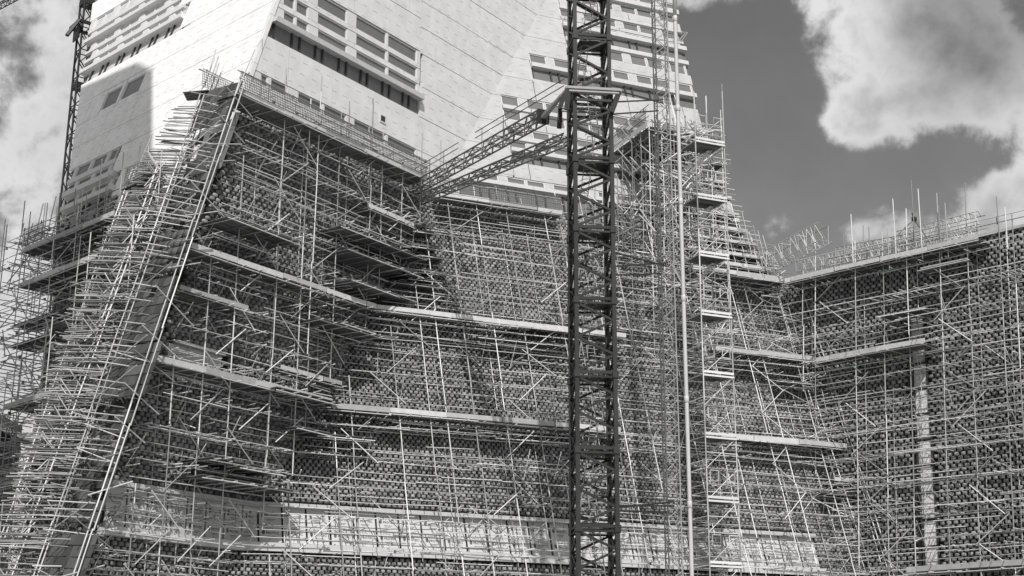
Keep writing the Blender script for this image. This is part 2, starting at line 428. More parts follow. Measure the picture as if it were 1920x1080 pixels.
# --- panels, windows
def clip(pts, a, b_):   # keep left of a->b
    outp = []
    for i in range(len(pts)):
        p, q = pts[i], pts[(i + 1) % len(pts)]
        sp = (b_[0] - a[0]) * (p[1] - a[1]) - (b_[1] - a[1]) * (p[0] - a[0])
        sq = (b_[0] - a[0]) * (q[1] - a[1]) - (b_[1] - a[1]) * (q[0] - a[0])
        if sp >= 0: outp.append(p)
        if sp * sq < 0: t = sp / (sp - sq); outp.append((p[0] + t * (q[0] - p[0]), p[1] + t * (q[1] - p[1])))
    return outp
class Zone:
    def __init__(s, face, lo, hi, pm):
        s.f, s.pm = face, pm
        a0, a1, b0, b1 = [(uof(face, fn(z)), z) for fn, z in ((lo, 10), (lo, 63.9), (hi, 10), (hi, 63.9))]
        if a0[0] > b0[0]: a0, a1, b0, b1 = b0, b1, a0, a1
        s.edges = [(a1, a0), (b0, b1)]
    def cl(s, pts, g=.02):
        for (a, b_), sg in zip(s.edges, (1, -1)):
            pts = clip(pts, (a[0] + sg * g, a[1]), (b_[0] + sg * g, b_[1]))
            if len(pts) < 3: return None
        return pts
    def prism(s, name, pts, w0, w1, m, parent=None, label=None):
        pts = s.cl(pts)
        if not pts: return None
        uc = sum(p[0] for p in pts) / len(pts); zc = min(p[1] for p in pts); kl = s.f.kl
        ar = sum(pts[i][0] * pts[(i + 1) % len(pts)][1] - pts[(i + 1) % len(pts)][0] * pts[i][1] for i in range(len(pts)))
        if abs(ar) < .02: return None
        n = len(pts); V = [((u - uc), (z - zc) * kl, w0) for u, z in pts] + [((u - uc), (z - zc) * kl, w1) for u, z in pts]
        F = [list(range(n, 2 * n))] + [[i, (i + 1) % n, n + (i + 1) % n, n + i] for i in range(n)]
        if ar < 0: F = [f[::-1] for f in F]
        return link(name, mesh(name, V, F, m), parent or bld, s.f.mat(uc, zc), None, label)
    def inside(s, u, z):
        return all(((b_[0] - a[0]) * (z - a[1]) - (b_[1] - a[1]) * (u - a[0])) > 0 for a, b_ in s.edges)
PT = .22
def rect(u0, u1, z0, z1): return [(u0, z0), (u1, z0), (u1, z1), (u0, z1)]
def panels(Z, u0, u1, z0, z1, step=3.6, off=0):
    g = .032; u = u0 + off - step
    while u < u1:
        a, b_ = max(u, u0), min(u + step, u1)
        if b_ - a > .25: Z.prism('panel', rect(a + g, b_ - g, z0 + g, z1 - g), .01, PT + random.uniform(-.006, .006), Z.pm)
        u += step
def window(Z, u0, u1, z0, z1, gm='glass', bar=0):
    if not (Z.inside(u0, z0) and Z.inside(u1, z1) and Z.inside(u0, z1) and Z.inside(u1, z0)): return
    t = .075; fr = []
    kl = Z.f.kl; w = u1 - u0; h = (z1 - z0) * kl
    def bx(x0, x1, y0, y1, a=.03, b_=.15): fr.append(box_m(((x0 + x1) / 2, (y0 + y1) / 2, (a + b_) / 2), (x1 - x0, 0, 0), (0, y1 - y0, 0), (0, 0, b_ - a)))
    bx(0, w, 0, t); bx(0, w, h - t, h); bx(0, t, t, h - t); bx(w - t, w, t, h - t)
    for i in range(bar): x = w * (i + 1) / (bar + 1); bx(x - t / 2, x + t / 2, t, h - t, .03, .145)
    wo = link('window', boxes_mesh('window', fr, MT['frame']), bld, Z.f.mat(u0, z0))
    link('pane', boxes_mesh('pane', [box_m((w / 2, h / 2, .06), (w - 2 * t, 0, 0), (0, h - 2 * t, 0), (0, 0, .03))], MT[gm]), wo, Z.f.mat(u0, z0))
def spandrel(Z, u0, u1, z0, z1, m=None, name='spandrel'): Z.prism(name, rect(u0, u1, z0 + .01, z1 - .01), .01, PT - .02, m or Z.pm)
def ledge(Z, u0, u1, z0, z1, dep=.62, mk='ledge'):
    st = 5.2; u = u0
    while u < u1 - .1:
        b_ = min(u + st, u1)
        Z.prism('ledge', rect(u + .01, b_ - .01, z0, z1), .01, dep, MT[mk]); u += st
def louvre(Z, u0, u1, z0, z1, gm='glass'):
    u = u0; i = 0; widths = (1.7, .75, 1.55, .7)
    while u < u1 - .3:
        b_ = min(u + widths[i % 4], u1)
        if Z.inside(u, z1) and Z.inside(b_, z0): 
            wo = link('window', boxes_mesh('window', [box_m((.07, (z1 - z0) / 2 * Z.f.kl, .1), (.13, 0, 0), (0, (z1 - z0) * Z.f.kl, 0), (0, 0, .16))], MT['fin']), bld, Z.f.mat(u, z0))
            link('pane', boxes_mesh('pane', [box_m(((b_ - u) / 2 + .06, (z1 - z0) / 2 * Z.f.kl, .05), (b_ - u - .13, 0, 0), (0, (z1 - z0) * Z.f.kl, 0), (0, 0, .03))], MT[gm]), wo, Z.f.mat(u, z0))
        u = b_; i += 1
def zat(f, x, y): return f.px(x, y)[1]

# L2 -------------------------------------------------
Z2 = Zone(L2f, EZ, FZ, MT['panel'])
UX2 = L2f.px(783, 150)[0]
ylist = [-170, -110, -45, 35, 97]
uE = lambda f, z: uof(f, EZ(z))
zz = [zat(L2f, 783, y) for y in ylist]
def rowL(Z, f, z0, z1, u1, cols, **k):
    """window row: windows at px columns, spandrel strips between"""
    zc = (z0 + z1) / 2; last = None; a = Z.edges[0]
    us = [(f.ux(c0, zc), f.ux(c1, zc)) for c0, c1 in cols]
    us = [tuple(sorted(q)) for q in us]; us.sort()
    for q in us: window(Z, q[0], q[1], z0, z1, **k)
    cur = -60 if not us else us[0][0] - 40
    for q in us:
        if q[0] - cur > .12: spandrel(Z, max(cur, q[0] - 30), q[0], z0, z1, MT['frame'])
        cur = q[1]
    if u1 - cur > .12: spandrel(Z, cur, u1, z0, z1, MT['frame'])
for i in range(len(zz) - 1): panels(Z2, -5, UX2, zz[i + 1], zz[i], 3.9, (i * 1.7) % 3.9)
Y2 = lambda y: zat(L2f, 783, y)
C2 = [(528, 549), (552, 574), (592, 647), (664, 721), (724, 778)]
rowL(Z2, L2f, Y2(122), Y2(98), UX2, C2); panels(Z2, -5, UX2, Y2(131), Y2(122), 6.2)
rowL(Z2, L2f, Y2(151), Y2(131), UX2, C2); panels(Z2, -5, UX2, Y2(160), Y2(151), 6.2)
rowL(Z2, L2f, Y2(181), Y2(160), UX2, C2)
ledge(Z2, -5, UX2 + .15, Y2(190), Y2(181)); louvre(Z2, uof(L2f, EZ(Y2(200))) + .4, UX2, Y2(217), Y2(190))
panels(Z2, -5, UX2, Y2(284), Y2(217), 4.3, 1.2)
C4 = [(485, 498), (504, 535), (555, 600), (604, 645), (660, 719), (723, 776)]
rowL(Z2, L2f, Y2(303), Y2(284), UX2, C4)
Zlow2 = ZB2 + .02
panels(Z2, -5, UX2, Zlow2, Y2(303), 5.2)
courses = [-300, -240, -180, -120, -60, 0, 50, 100, 162, 220, 284]
CZ = [Y2(y) for y in courses] + [Zlow2]
for i in range(len(CZ) - 1): panels(Z2, UX2 + .02, 60, CZ[i + 1], CZ[i], 3.7, (i * 2.15) % 3.7)

uv0, zv1 = L2f.px(711, 214, PT); uv1, zv0 = L2f.px(724, 232, PT)
vf = [box_m(L2f.P((uv0 + uv1) / 2 + dx, (zv0 + zv1) / 2 + dz, PT + .03), L2f.d * w_, L2f.nh * .05, (0, 0, h_)) for dx, dz, w_, h_ in ((0, .27, .7, .1), (0, -.27, .7, .1), (-.3, 0, .1, .44), (.3, 0, .1, .44))]
vo = link('window', boxes_mesh('window', vf, MT['frame']), bld)
link('pane', boxes_mesh('pane', [box_m(L2f.P((uv0 + uv1) / 2, (zv0 + zv1) / 2, PT + .02), L2f.d * .5, L2f.nh * .02, (0, 0, .44))], MT['fin']), vo)
# L3 -------------------------------------------------
class Z3c(Zone):
    def cl(s, pts, g=.02):
        zc = sum(p[1] for p in pts) / len(pts)
        s.edges = [s.edges[0], ((sil_u(zc - 1), zc - 1), (sil_u(zc + 1), zc + 1))]
        return Zone.cl(s, pts, g)
    def inside(s, u, z): return u < sil_u(z) and Zone.inside(s, u, z)
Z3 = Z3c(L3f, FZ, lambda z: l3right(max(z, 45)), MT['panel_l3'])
Y3 = lambda y: zat(L3f, 1150, y)
Yb = lambda y: zat(L3f, 950, y)
rows3 = [(Y3(-40), Y3(-24), 'W', 1050), (Y3(-24), Y3(-14), 'S', 1050), (Y3(-14), Y3(0), 'W', 1050), (Y3(0), Y3(8), 'L', 1046),
         (Y3(8), Y3(22), 'W', 1044), (Y3(22), Y3(36), 'S', 1046), (Y3(36), Y3(40), 'D', 1047), (Y3(40), Y3(53), 'W', 1048), (Y3(53), Y3(59), 'S', 1049),
         (Y3(59), Y3(67), 'W', 1051), (Y3(67), Y3(74), 'L', 1052), (Y3(74), Y3(91), 'V', 1055), (Y3(91), Y3(98), 'L2', 1058), (Y3(98), Y3(116), 'W', 1060),
         (Y3(116), Y3(134), 'S', 1062), (Y3(134), Y3(153), 'W', 991), (Y3(153), Y3(160), 'L', 993), (Y3(160), Y3(179), 'V', 996),
         (Y3(179), Yb(182), 'P', 1000), (Yb(182), Yb(201), 'W', 938), (Yb(201), Yb(208), 'L2', 940), (Yb(208), Yb(226), 'W', 942), (Yb(226), Yb(240), 'S', 946),
         (Yb(240), Yb(256), 'W', 948), (Yb(256), Yb(264), 'L2', 950), (Yb(264), Yb(281), 'W', 952), (Yb(281), Yb(288), 'L', 955), (Yb(288), Yb(304), 'V', 960),
         (Yb(304), Yb(334), 'P', 960), (Yb(334), Yb(349), 'W', 898), (Yb(349), Yb(356), 'L', 880), (Yb(356), ZB3 + .02, 'V', 860)]
print('rows3 z', [round(r[0], 1) for r in rows3], ZB3)
for i, (zt, zb, kd, xl) in enumerate(rows3):
    if zb < ZB3: zb = ZB3 + .02
    if zt - zb < .08: continue
    ul = L3f.ux(xl, (zt + zb) / 2); ur = sil_u((zt + zb) / 2)
    if kd == 'W':
        u = ul + .02; j = 0
        while u < ur:
            gmv = 'glass'
            window(Z3, u, min(u + 1.55, ur), zb, zt, gmv); e = u + 1.55 + (.72 if j % 2 == 0 else .12)
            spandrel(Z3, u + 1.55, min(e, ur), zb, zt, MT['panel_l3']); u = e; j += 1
    elif kd in 'SP': panels(Z3, ul, ur, zb, zt, 5.4, (i * 1.3) % 5)
    elif kd == 'D': ledge(Z3, ul, ur, zb, zt, .3)
    elif kd[0] == 'L': ledge(Z3, ul, ur, zb, zt, .5 if kd == 'L' else .33)
    elif kd == 'V': louvre(Z3, ul, ur, zb, zt)
# plain courses between the fold and the stepped window edge, same levels as on the left face
lv = sorted(set([round(z, 3) for z in CZ if z > ZB3 + .5] + [round(ZB3 + .02, 3)]), reverse=True)
for i in range(len(lv) - 1):
    zt, zb = lv[i], lv[i + 1]; zs_ = [zt] + [r[0] for r in rows3 if zb < r[0] < zt] + [zb]
    for a, b_ in zip(zs_, zs_[1:]):
        if a - b_ < .05: continue
        zc = (a + b_) / 2; xl = [r[3] for r in rows3 if r[1] <= zc <= r[0]]
        xl = xl[0] if xl else (1050 if zc > 45 else 862)
        f0 = uof(L3f, FZ(b_)) ; ul = L3f.ux(xl, zc)
        g0 = .018 if abs(a - zt) < .01 else -.001; g1 = .018 if abs(b_ - zb) < .01 else -.001
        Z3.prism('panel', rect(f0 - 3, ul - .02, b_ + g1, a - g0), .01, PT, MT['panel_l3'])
# L1 -------------------------------------------------
Z1 = Zone(L1f, LZ, EZ, MT['panel_lit'])
Y1 = lambda y: zat(L1f, 345, y); Ya = lambda y: zat(L1f, 215, y)
UA = uof(L1f, LZ(40)); 
def rng1(x, z): return L1f.ux(x, z)
def seg1(zt, zb, x0, x1, kd, gm='glass_film', per=2.9, gap=.75):
    zc = (zt + zb) / 2; a, b_ = sorted((rng1(x0, zc), rng1(x1, zc)))
    if kd == 'P': panels(Z1, a, b_, zb, zt, 4.2, (zt * 1.7) % 4)
    elif kd == 'L': ledge(Z1, a, b_, zb, zt, .55, 'frame')
    elif kd == 'H': ledge(Z1, a, b_, zb, zt, .27, 'frame')
    elif kd == 'V': louvre(Z1, a, b_, zb, zt, gm)
    elif kd == 'W':
        u = b_ - .02
        while u > a:
            window(Z1, max(u - per, a), u, zb, zt, gm, 1 if per > 2 else 0); spandrel(Z1, u - per - gap, u - per, zb, zt, MT['frame']); u -= per + gap
R1 = [(-95, -60, 'P'), (-60, -42, 'W'), (-42, -36, 'H'), (-36, -22, 'W'), (-22, -16, 'L'), (-16, -2, 'W'), (-2, 2, 'H'), (2, 14, 'W'), (14, 19, 'H'), (19, 35, 'W'), (35, 41, 'L'), (41, 58, 'V')]
for a, b_, kd in R1: seg1(Y1(a), Y1(b_), 60, 351, kd)
for a, b_ in ((58, 97), (138, 181), (181, 222)): seg1(Y1(a), Y1(b_), 60, 351, 'P')
zt, zb = Y1(97), Y1(138)
for x0, x1 in ((60, 198), (228.5, 234), (271, 351)): seg1(zt, zb, x0, x1, 'P')
for x0, x1 in ((199, 228), (235, 270)):
    zc = (zt + zb) / 2; a, b_ = sorted((rng1(x0, zc), rng1(x1, zc))); window(Z1, a, b_, zb + .42, zt - .36)
    spandrel(Z1, a, b_, zb, zb + .41); spandrel(Z1, a, b_, zt - .35, zt)
cr = [-95, -30, 15, 56, 97, 138, 181, 223]
for a, b_ in zip(cr, cr[1:]): seg1(Y1(a), Y1(b_), 351.5, 640, 'P')
zz1 = Y1(222)
for a, b_, kd in [(0, 303, 'W'), (303, 311, 'H'), (311, 329, 'W'), (329, 338, 'L'), (338, 356, 'W'), (356, 364, 'L'), (364, 392, 'V')]:
    zt = zz1 if a == 0 else Ya(a); zb = max(Ya(b_), ZB1 + .02)
    seg1(zt, zb, 60, 222, kd, 'glass', 1.9, .4)
for a, b_ in ((zz1, Ya(330)), (Ya(330), Ya(372)), (Ya(372), ZB1 + .02)): seg1(a, max(b_, ZB1 + .02), 222.5, 640, 'P')
# corner strip between the two faces
for za, zb in zip(np.arange(ZB1, 62, 4.0), np.arange(ZB1 + 3.97, 62.1, 4.0)):
    V = []
    for z in (za, zb):
        e = EZ(z); V += [e + L1f.n * (PT + .05), e + L1f.n * (PT + .05) + L2f.n * (PT + .05), e + L2f.n * (PT + .05), e]
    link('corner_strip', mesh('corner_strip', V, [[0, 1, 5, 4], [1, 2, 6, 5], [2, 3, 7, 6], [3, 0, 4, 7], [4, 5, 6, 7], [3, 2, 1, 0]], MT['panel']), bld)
# coping on the right wing and its parapet
u0 = uof(R4f, VZ(ZR)); du = (RU1 - u0) / 9
for i in range(9):
    ua, ub = u0 + du * i, u0 + du * (i + 1)
    c = R4f.P((ua + ub) / 2, ZR + .1, .05); link('coping', boxes_mesh('coping', [box_m(c, R4f.d * (abs(ub - ua) - .02), R4f.nh * .7, (0, 0, .2))], MT['concrete']), bld)

# --- insulation boards, each with its print
logo_v = [(0, .09), (.065, 0), (0, -.09), (-.065, 0)]
def fontmesh(txt, size):
    cu = bpy.data.curves.new('lettering', 'FONT'); cu.body = txt; cu.size = size; cu.extrude = .004; cu.offset = .006; cu.align_x = 'LEFT'
    cu.resolution_u = 2
    o = bpy.data.objects.new('lettering', cu); COL.objects.link(o)
    bpy.context.view_layer.update()
    me = bpy.data.meshes.new_from_object(o.evaluated_get(bpy.context.evaluated_depsgraph_get())); bpy.data.objects.remove(o)
    me.materials.clear(); me.materials.append(MT['print']); return me
letters = fontmesh('PROTEC', .21)
lm = bpy.data.meshes.new('emblem')
def emblem():
    V = []; F = []
    def box2(x, y, w, h):
        k = len(V); V.extend([(x, y, 0), (x + w, y, 0), (x + w, y + h, 0), (x, y + h, 0)]); F.append([k, k + 1, k + 2, k + 3])
    n = 10; k = len(V)
    for i in range(n):
        a = 2 * math.pi * i / n; r = .13 if i % 2 == 0 else .115
        V.append((r * .8 * math.cos(a), r * 1.25 * math.sin(a), 0))
    F.append(list(range(k, k + n)))
    return mesh('emblem', V, F, MT['print'])
def smallprint():
    V = []; F = []
    def box2(x, y, w, h):
        k = len(V); V.extend([(x, y, 0), (x + w, y, 0), (x + w, y + h, 0), (x, y + h, 0)]); F.append([k, k + 1, k + 2, k + 3])
    box2(.20, -.28, .55, .035); box2(.25, -.36, .4, .03); box2(.35, -.50, .06, .05); box2(.33, -.68, .07, .06)
    for i in range(5): box2(.12 + .1 * i, -.86 + .02 * (i % 2), .06, .05)
    return mesh('lettering', V, F, MT['print'])
emb = emblem(); smp = smallprint()
def band(face, u0, u1, z0, z1, pitch=1.42, w=.0):
    kl = face.kl; n = max(1, int(round((u1 - u0) / pitch))); pw = (u1 - u0) / n; h = (z1 - z0) * kl
    for i in range(n):
        a = u0 + i * pw
        Mx = face.mat(a, z0); bo = link('insulation_board', boxes_mesh('insulation_board', [box_m((pw / 2, h / 2, .07), (pw - .13, 0, 0), (0, h, 0), (0, 0, .1))], MT['insul']), bld, Mx)
        for yy in (h * .74, h * .27):
            T = Mx @ Matrix.Translation((.30, yy, .125)); link('emblem', emb, bo, T); link('lettering', smp, bo, T, 'stuff')
            T = Mx @ Matrix.Translation((.46, yy - .10, .122)); link('lettering', letters, bo, T)
def rail(face, u0, u1, z, h, dep, mkey, name, st=4.2, w=0):
    u = u0
    while u < u1 - .05:
        b_ = min(u + st, u1); c = face.P((u + b_) / 2, z, w + dep / 2)
        link(name, boxes_mesh(name, [box_m(c, face.d * (b_ - u - .015), face.nh * dep, (0, 0, h))], MT[mkey]), bld); u = b_
ua, ub = uof(L2f, EZ(I2Z0)) + .6, uof(L2f, FZ((I2Z0 + I2Z1) / 2)) + .9
band(L2f, ua, ub, I2Z0, I2Z1); rail(L2f, ua - .3, ub, I2Z1 + .14, .25, .55, 'ledge', 'ledge'); rail(L2f, ua - .3, ub, I2Z0 - .28, .5, .6, 'sheet', 'sill')
ua, ub = uof(L3f, FZ((zI0 + zI1) / 2)) - .9, UR3b
band(L3f, ua, ub, zI0, zI1, 1.5); rail(L3f, ua, ub, zI1 + .14, .25, .55, 'ledge', 'ledge'); rail(L3f, ua, ub, zI0 - .28, .5, .6, 'sheet', 'sill')
# lit opening beside the corner (left face of L2)
a = L2f.px(322, 655); b_ = L2f.px(402, 698)
za, zb_ = L2f.px(360, 708)[1], L2f.px(360, 655)[1]
rail(L2f, a[0] - .5, b_[0] + .4, (za + zb_) / 2, (zb_ - za), .10, 'sheet', 'sheeting', 3.0); rail(L2f, a[0], b_[0] + .4, zb_ + .1, .2, .5, 'concrete', 'lintel')
# slot window on the right wing : jamb posts, transoms, panes behind
sgn = 1 if RU1 > 0 else -1
z = 6.0
jl, jr = [], []
while z < zs1:
    h = min(1.9, zs1 - z)
    if h < .3: break
    zc = z + h / 2; ua = slotu(zc); ub = ua + sgn * SW; uc = (ua + ub) / 2
    Mx = Matrix.Identity(4)
    fm = [box_m(R4f.P(q, zc, .1), R4f.d * .12, R4f.nh * .25, R4f.k * (h)) for q in (ua, ub, ua + sgn * .3)] + [box_m(R4f.P(uc, z + .06, .1), R4f.d * (SW), R4f.nh * .16, (0, 0, .1))]
    wo = link('window', boxes_mesh('window', fm, MT['fin']), bld)
    link('pane', boxes_mesh('pane', [box_m(R4f.P(uc + sgn * .14, zc, .06), R4f.d * (SW - .4), R4f.nh * .03, R4f.k * (h - .1))], MT['slot_glass']), wo)
    z += h
print('building done')

# ------------------------------------------------------------------ scaffolds
class Scaffold:
    def __init__(s, label, loc, cat='scaffold', name='tube_scaffold', n=300):
        s.t = thing(name, label, cat, tuple(loc)); s.n = n
        s.c = {}
    def C(s, name, shape='tube', mk='tube', n=None, rest=None):
        if name not in s.c: s.c[name] = Pieces(s.t, name, shape, mk, n or s.n, rest)
        return s.c[name]
    def tube(s, name, p, q, r=.036): s.C(name).tube(p, q, r)
    def long(s, name, p, q, r=.036, seg=6.2, jit=.03, ext=.25):
        """a run of tubes lapped at their ends"""
        p, q = A(p), A(q); Ln = np.linalg.norm(q - p); d = (q - p) / Ln; t = -random.uniform(0, 2.5)
        while t < Ln:
            a, b_ = max(t, 0) - random.uniform(0, ext), min(t + seg, Ln) + random.uniform(0, ext)
            j = rng.normal(0, jit, 3); s.C(name).tube(p + d * a + j, p + d * b_ + j + rng.normal(0, jit, 3), r); t += seg
    def done(s):
        for c in s.c.values(): c.done()

def grid(s, face, ulo, uhi, z0, z1, rows=(.5, 1.75), posts=True, vert=False, bay=2.1, lift=2.0, tr=1.0, zoff=0.0, rake=True, rails=.72, zig=(.5,), ztopj=1.5, dens=1.0, stickout=.5):
    """rows of standards, ledgers, guard rails, transoms and zig-zag braces in front of a face"""
    def PP(u, z, w): return face.P(u, z, w)
    um0, um1 = min(ulo(z0), ulo(z1)), max(uhi(z0), uhi(z1))
    n = int((um1 - um0) / bay) + 1
    for i in range(n + 1 if posts else 0):
        u = um0 + i * bay + random.uniform(-.12, .12)
        for j, w in enumerate(rows):
            zz_ = [z for z in np.arange(z0, z1, .5) if ulo(z) - .3 <= u <= uhi(z) + .3]
            if len(zz_) < 3: continue
            a, b_ = zz_[0], zz_[-1] + (random.uniform(.2, ztopj) if zz_[-1] > z1 - 1.1 else 0)
            uu = u + (0 if j == 0 else random.uniform(-.1, .1)) + (.0 if j == 0 else bay * .5 * (random.random() < .3))
            if vert:
                za = a
                while za < b_:
                    zb_ = min(za + 5.8, b_); wm = w + random.uniform(-.2, .2); pm = PP(uu, (za + zb_) / 2, wm)
                    s.tube('standard', pm - A([0, 0, (zb_ - za) / 2 + .3]), pm + A([0, 0, (zb_ - za) / 2 + .3]), .036 if j else .03); za = zb_
                continue
            if len(rows) == 2 and j == 0 and random.random() < .35: continue
            s.long('standard', PP(uu, a, w), PP(uu, b_, w), .041 if j == len(rows) - 1 else .030, 6.0, .02, .05)
    z = z0 + zoff
    while z < z1:
        a, b_ = ulo(z) - .3, uhi(z) + .3
        for j, w in enumerate(rows):
            if random.random() < (.97 if j else .8) * dens: s.long('ledger', PP(a, z, w), PP(b_, z, w), .035 if j else .028, 6.2, .05, .5)
        if posts:
            for i in range(n + 1):
                u = um0 + i * bay
                if a < u < b_:
                    c = PP(u + .05, z, rows[-1]); s.C('coupler', 'box', 'tube_dark', 60).box(c, face.d * random.uniform(.09, .14), face.nh * .13, A([0, 0, random.uniform(.10, .2)]))
        for dz in (.5, 1.0):
            uu = a
            while uu < b_:
                ln = random.uniform(3, 6.2)
                if random.random() < rails * dens: s.tube('guard_rail', PP(uu, z + dz + random.uniform(-.04, .04), rows[-1]), PP(min(uu + ln, b_ + .5), z + dz + random.uniform(-.1, .1), rows[-1] + random.uniform(-.08, .02)), .029)
                uu += ln
        u = a
        while u < b_:
            if random.random() < .9 * dens:
                w0, w1 = .12, rows[-1] + random.uniform(.1, stickout + .3); yaw = random.gauss(0, .08)
                s.tube('transom', PP(u, z + .05, w0), PP(u + yaw * 3, z + random.uniform(0, .1), w1), .031)
                if random.random() < .3: s.tube('transom', PP(u + .15, z + .05 + random.uniform(.3, .9), w0), PP(u + .15 + yaw * 3, z + random.uniform(.3, .9), w1 - random.uniform(0, .6)), .031)
            u += tr * random.uniform(.75, 1.3)
        z += lift
    # zig-zag bracing columns
    for f in zig:
        z = z0 + random.uniform(0, 1.5); k = random.randrange(2)
        while z < z1 - 2:
            u = ulo(z) + f * (uhi(z) - ulo(z)); dz = random.uniform(1.8, 2.2)
            if f >= 0 and f <= 1: uA, uB = (u, u + bay * 1.05) if k else (u + bay * 1.05, u)
            s.tube('brace', PP(uA, z, rows[-1] + .08), PP(uB, z + dz, rows[-1] + .08), .036); k = 1 - k; z += dz
    # cross braces square to the face
    z = z0
    while z < z1 - 2:
        u = ulo(z)
        while u < uhi(z):
            if random.random() < .35 * dens: s.tube('brace', PP(u, z + .1, rows[0]), PP(u + random.uniform(-.3, .3), z + 1.9, rows[-1]), .03)
            if random.random() < .12 * dens: s.tube('brace', PP(u, z + .1, .3), PP(u + random.choice((-1, 1)) * 2, z + 1.95, .4), .03)
            u += bay
        z += lift

def platform(s, face, u0, u1, z, w0=.25, w1=2.1, toe=.30, board=3.9, bw=.46, guard=False, endcut=0, tr=1.2):
    if u0 > u1: u0, u1 = u1, u0
    nb = int((w1 - w0) / bw)
    for j in range(nb):
        w = w0 + (j + .5) * (w1 - w0) / nb; u = u0 - (j % 2) * board * .45
        while u < u1:
            a, b_ = max(u, u0), min(u + board, u1)
            if b_ - a > .3 and random.random() < .96:
                s.C('board', 'box', 'board').box(face.P((a + b_) / 2, z + .06 + random.uniform(0, .03), w), face.d * (b_ - a - .03), face.nh * ((w1 - w0) / nb - .025), A([0, 0, .05]))
            u += board
    if toe:
        u = u0
        while u < u1:
            b_ = min(u + board, u1); s.C('toe_board', 'box', 'toe').box(face.P((u + b_) / 2, z + .06 + toe / 2 + random.uniform(-.05, .04), w1 + .03 + random.uniform(-.02, .03)), face.d * (b_ - u - .02 - random.choice((0, 0, .08))) + A([0, 0, random.uniform(-.05, .05)]), face.nh * .04, A([0, 0, toe * random.uniform(.85, 1.05)])); u = b_
    u = u0 + .2
    while u < u1:
        s.tube('transom', face.P(u, z - .02, w0 - .1), face.P(u + random.uniform(-.1, .3), z - .02, w1 + random.uniform(.1, .5)), .034); u += tr * random.uniform(.8, 1.2)
    s.long('ledger', face.P(u0, z - .08, w1 + .08), face.P(u1, z - .08, w1 + .08), .036); s.long('ledger', face.P(u0, z - .08, w0), face.P(u1, z - .08, w0), .036)
    if guard:
        u = u0
        while u < u1 - .5: guard_panel(s, face, u, min(u + 2.4, u1), z + .35, 1.15, w1 + .08); u += 2.45
        s.long('guard_rail', face.P(u0, z + 1.5, w1), face.P(u1, z + 1.5, w1), .034); s.long('guard_rail', face.P(u0, z + 1.0, w1 + .1), face.P(u1, z + 1.0, w1 + .1), .034)
_gp = {}
def guard_panel(s, face, u0, u1, z, h, w):
    L_ = round(u1 - u0, 1)
    if L_ < .3: return
    if L_ not in _gp:
        bx = []
        for x in np.arange(0, L_ + .01, .15): bx.append(box_m((x, h / 2, 0), (.035, 0, 0), (0, h, 0), (0, 0, .01)))
        for y in np.arange(0, h + .01, .165): bx.append(box_m((L_ / 2, y, .012), (L_, 0, 0), (0, .035, 0), (0, 0, .01)))
        for x in (.3, L_ - .3): bx.append(box_m((x, h - .1, .03), (.09, 0, 0), (0, .24, 0), (0, 0, .05)))
        _gp[L_] = boxes_mesh('guard_panel', bx, MT['guard'])
    m = Matrix([[face.d[i], (0, 0, 1)[i], face.nh[i]] for i in range(3)]).to_4x4(); m.translation = Vector(face.P(u0, z, w))
    link('guard_panel', _gp[L_], s.t, m)

ur = lambda f, fn, dd=0: (lambda z: uof(f, fn(z)) + dd)
def plat_px(s, face, a, b_, w0, w1, **k):
    """platform whose outer edge runs through picture points a -> b on the plane offset w1"""
    ua, za = face.px(a[0], a[1], w1); ub, zb_ = face.px(b_[0], b_[1], w1); platform(s, face, ua, ub, (za + zb_) / 2, w0, w1, **k)

# ---- L2 face
s2 = Scaffold('tube scaffold on the brick face between leaning corner and inner fold', L2f.P(6, 0, 1))
grid(s2, L2f, ur(L2f, EZ, .6), ur(L2f, FZ, -1.4), 5.5, ZB2 + .3, rows=(.45, 1.7), bay=2.15, zig=(.2, .55, .85), ztopj=3.6, zoff=.4)
grid(s2, L2f, ur(L2f, EZ, .6), ur(L2f, FZ, -1.4), 6.6, ZB2 - 2.0, posts=False, rows=(.3, 1.5), bay=4.3, lift=2.3, rails=.6, zig=(), dens=.75)
plat_px(s2, L2f, (448, 172), (800, 343), .3, 2.3, guard=True, toe=.34)
plat_px(s2, L2f, (352, 466), (705, 580), .3, 2.2, toe=.34)
plat_px(s2, L2f, (335, 545), (465, 583), .3, 1.8, toe=.3)
plat_px(s2, L2f, (288, 665), (622, 768), .3, 2.2, toe=.34)
plat_px(s2, L2f, (525, 690), (640, 728), .3, 1.7, toe=.28)
for (a, b_, tb) in [((640, 420), (800, 492), 0), ((700, 480), (790, 520), 0), ((660, 520), (780, 570), 0), ((600, 590), (715, 640), 0), ((520, 720), (640, 765), 0), ((450, 870), (530, 895), 0), ((690, 385), (775, 432), .3), ((655, 466), (765, 512), 0), ((640, 600), (700, 626), 0), ((430, 400), (560, 462), 0), ((395, 855), (545, 890), 0), ((380, 895), (560, 920), 0), ((560, 800), (620, 815), 0)]:
    plat_px(s2, L2f, a, b_, .3, 2.9 if not tb else 1.9, toe=tb)
s2.done()

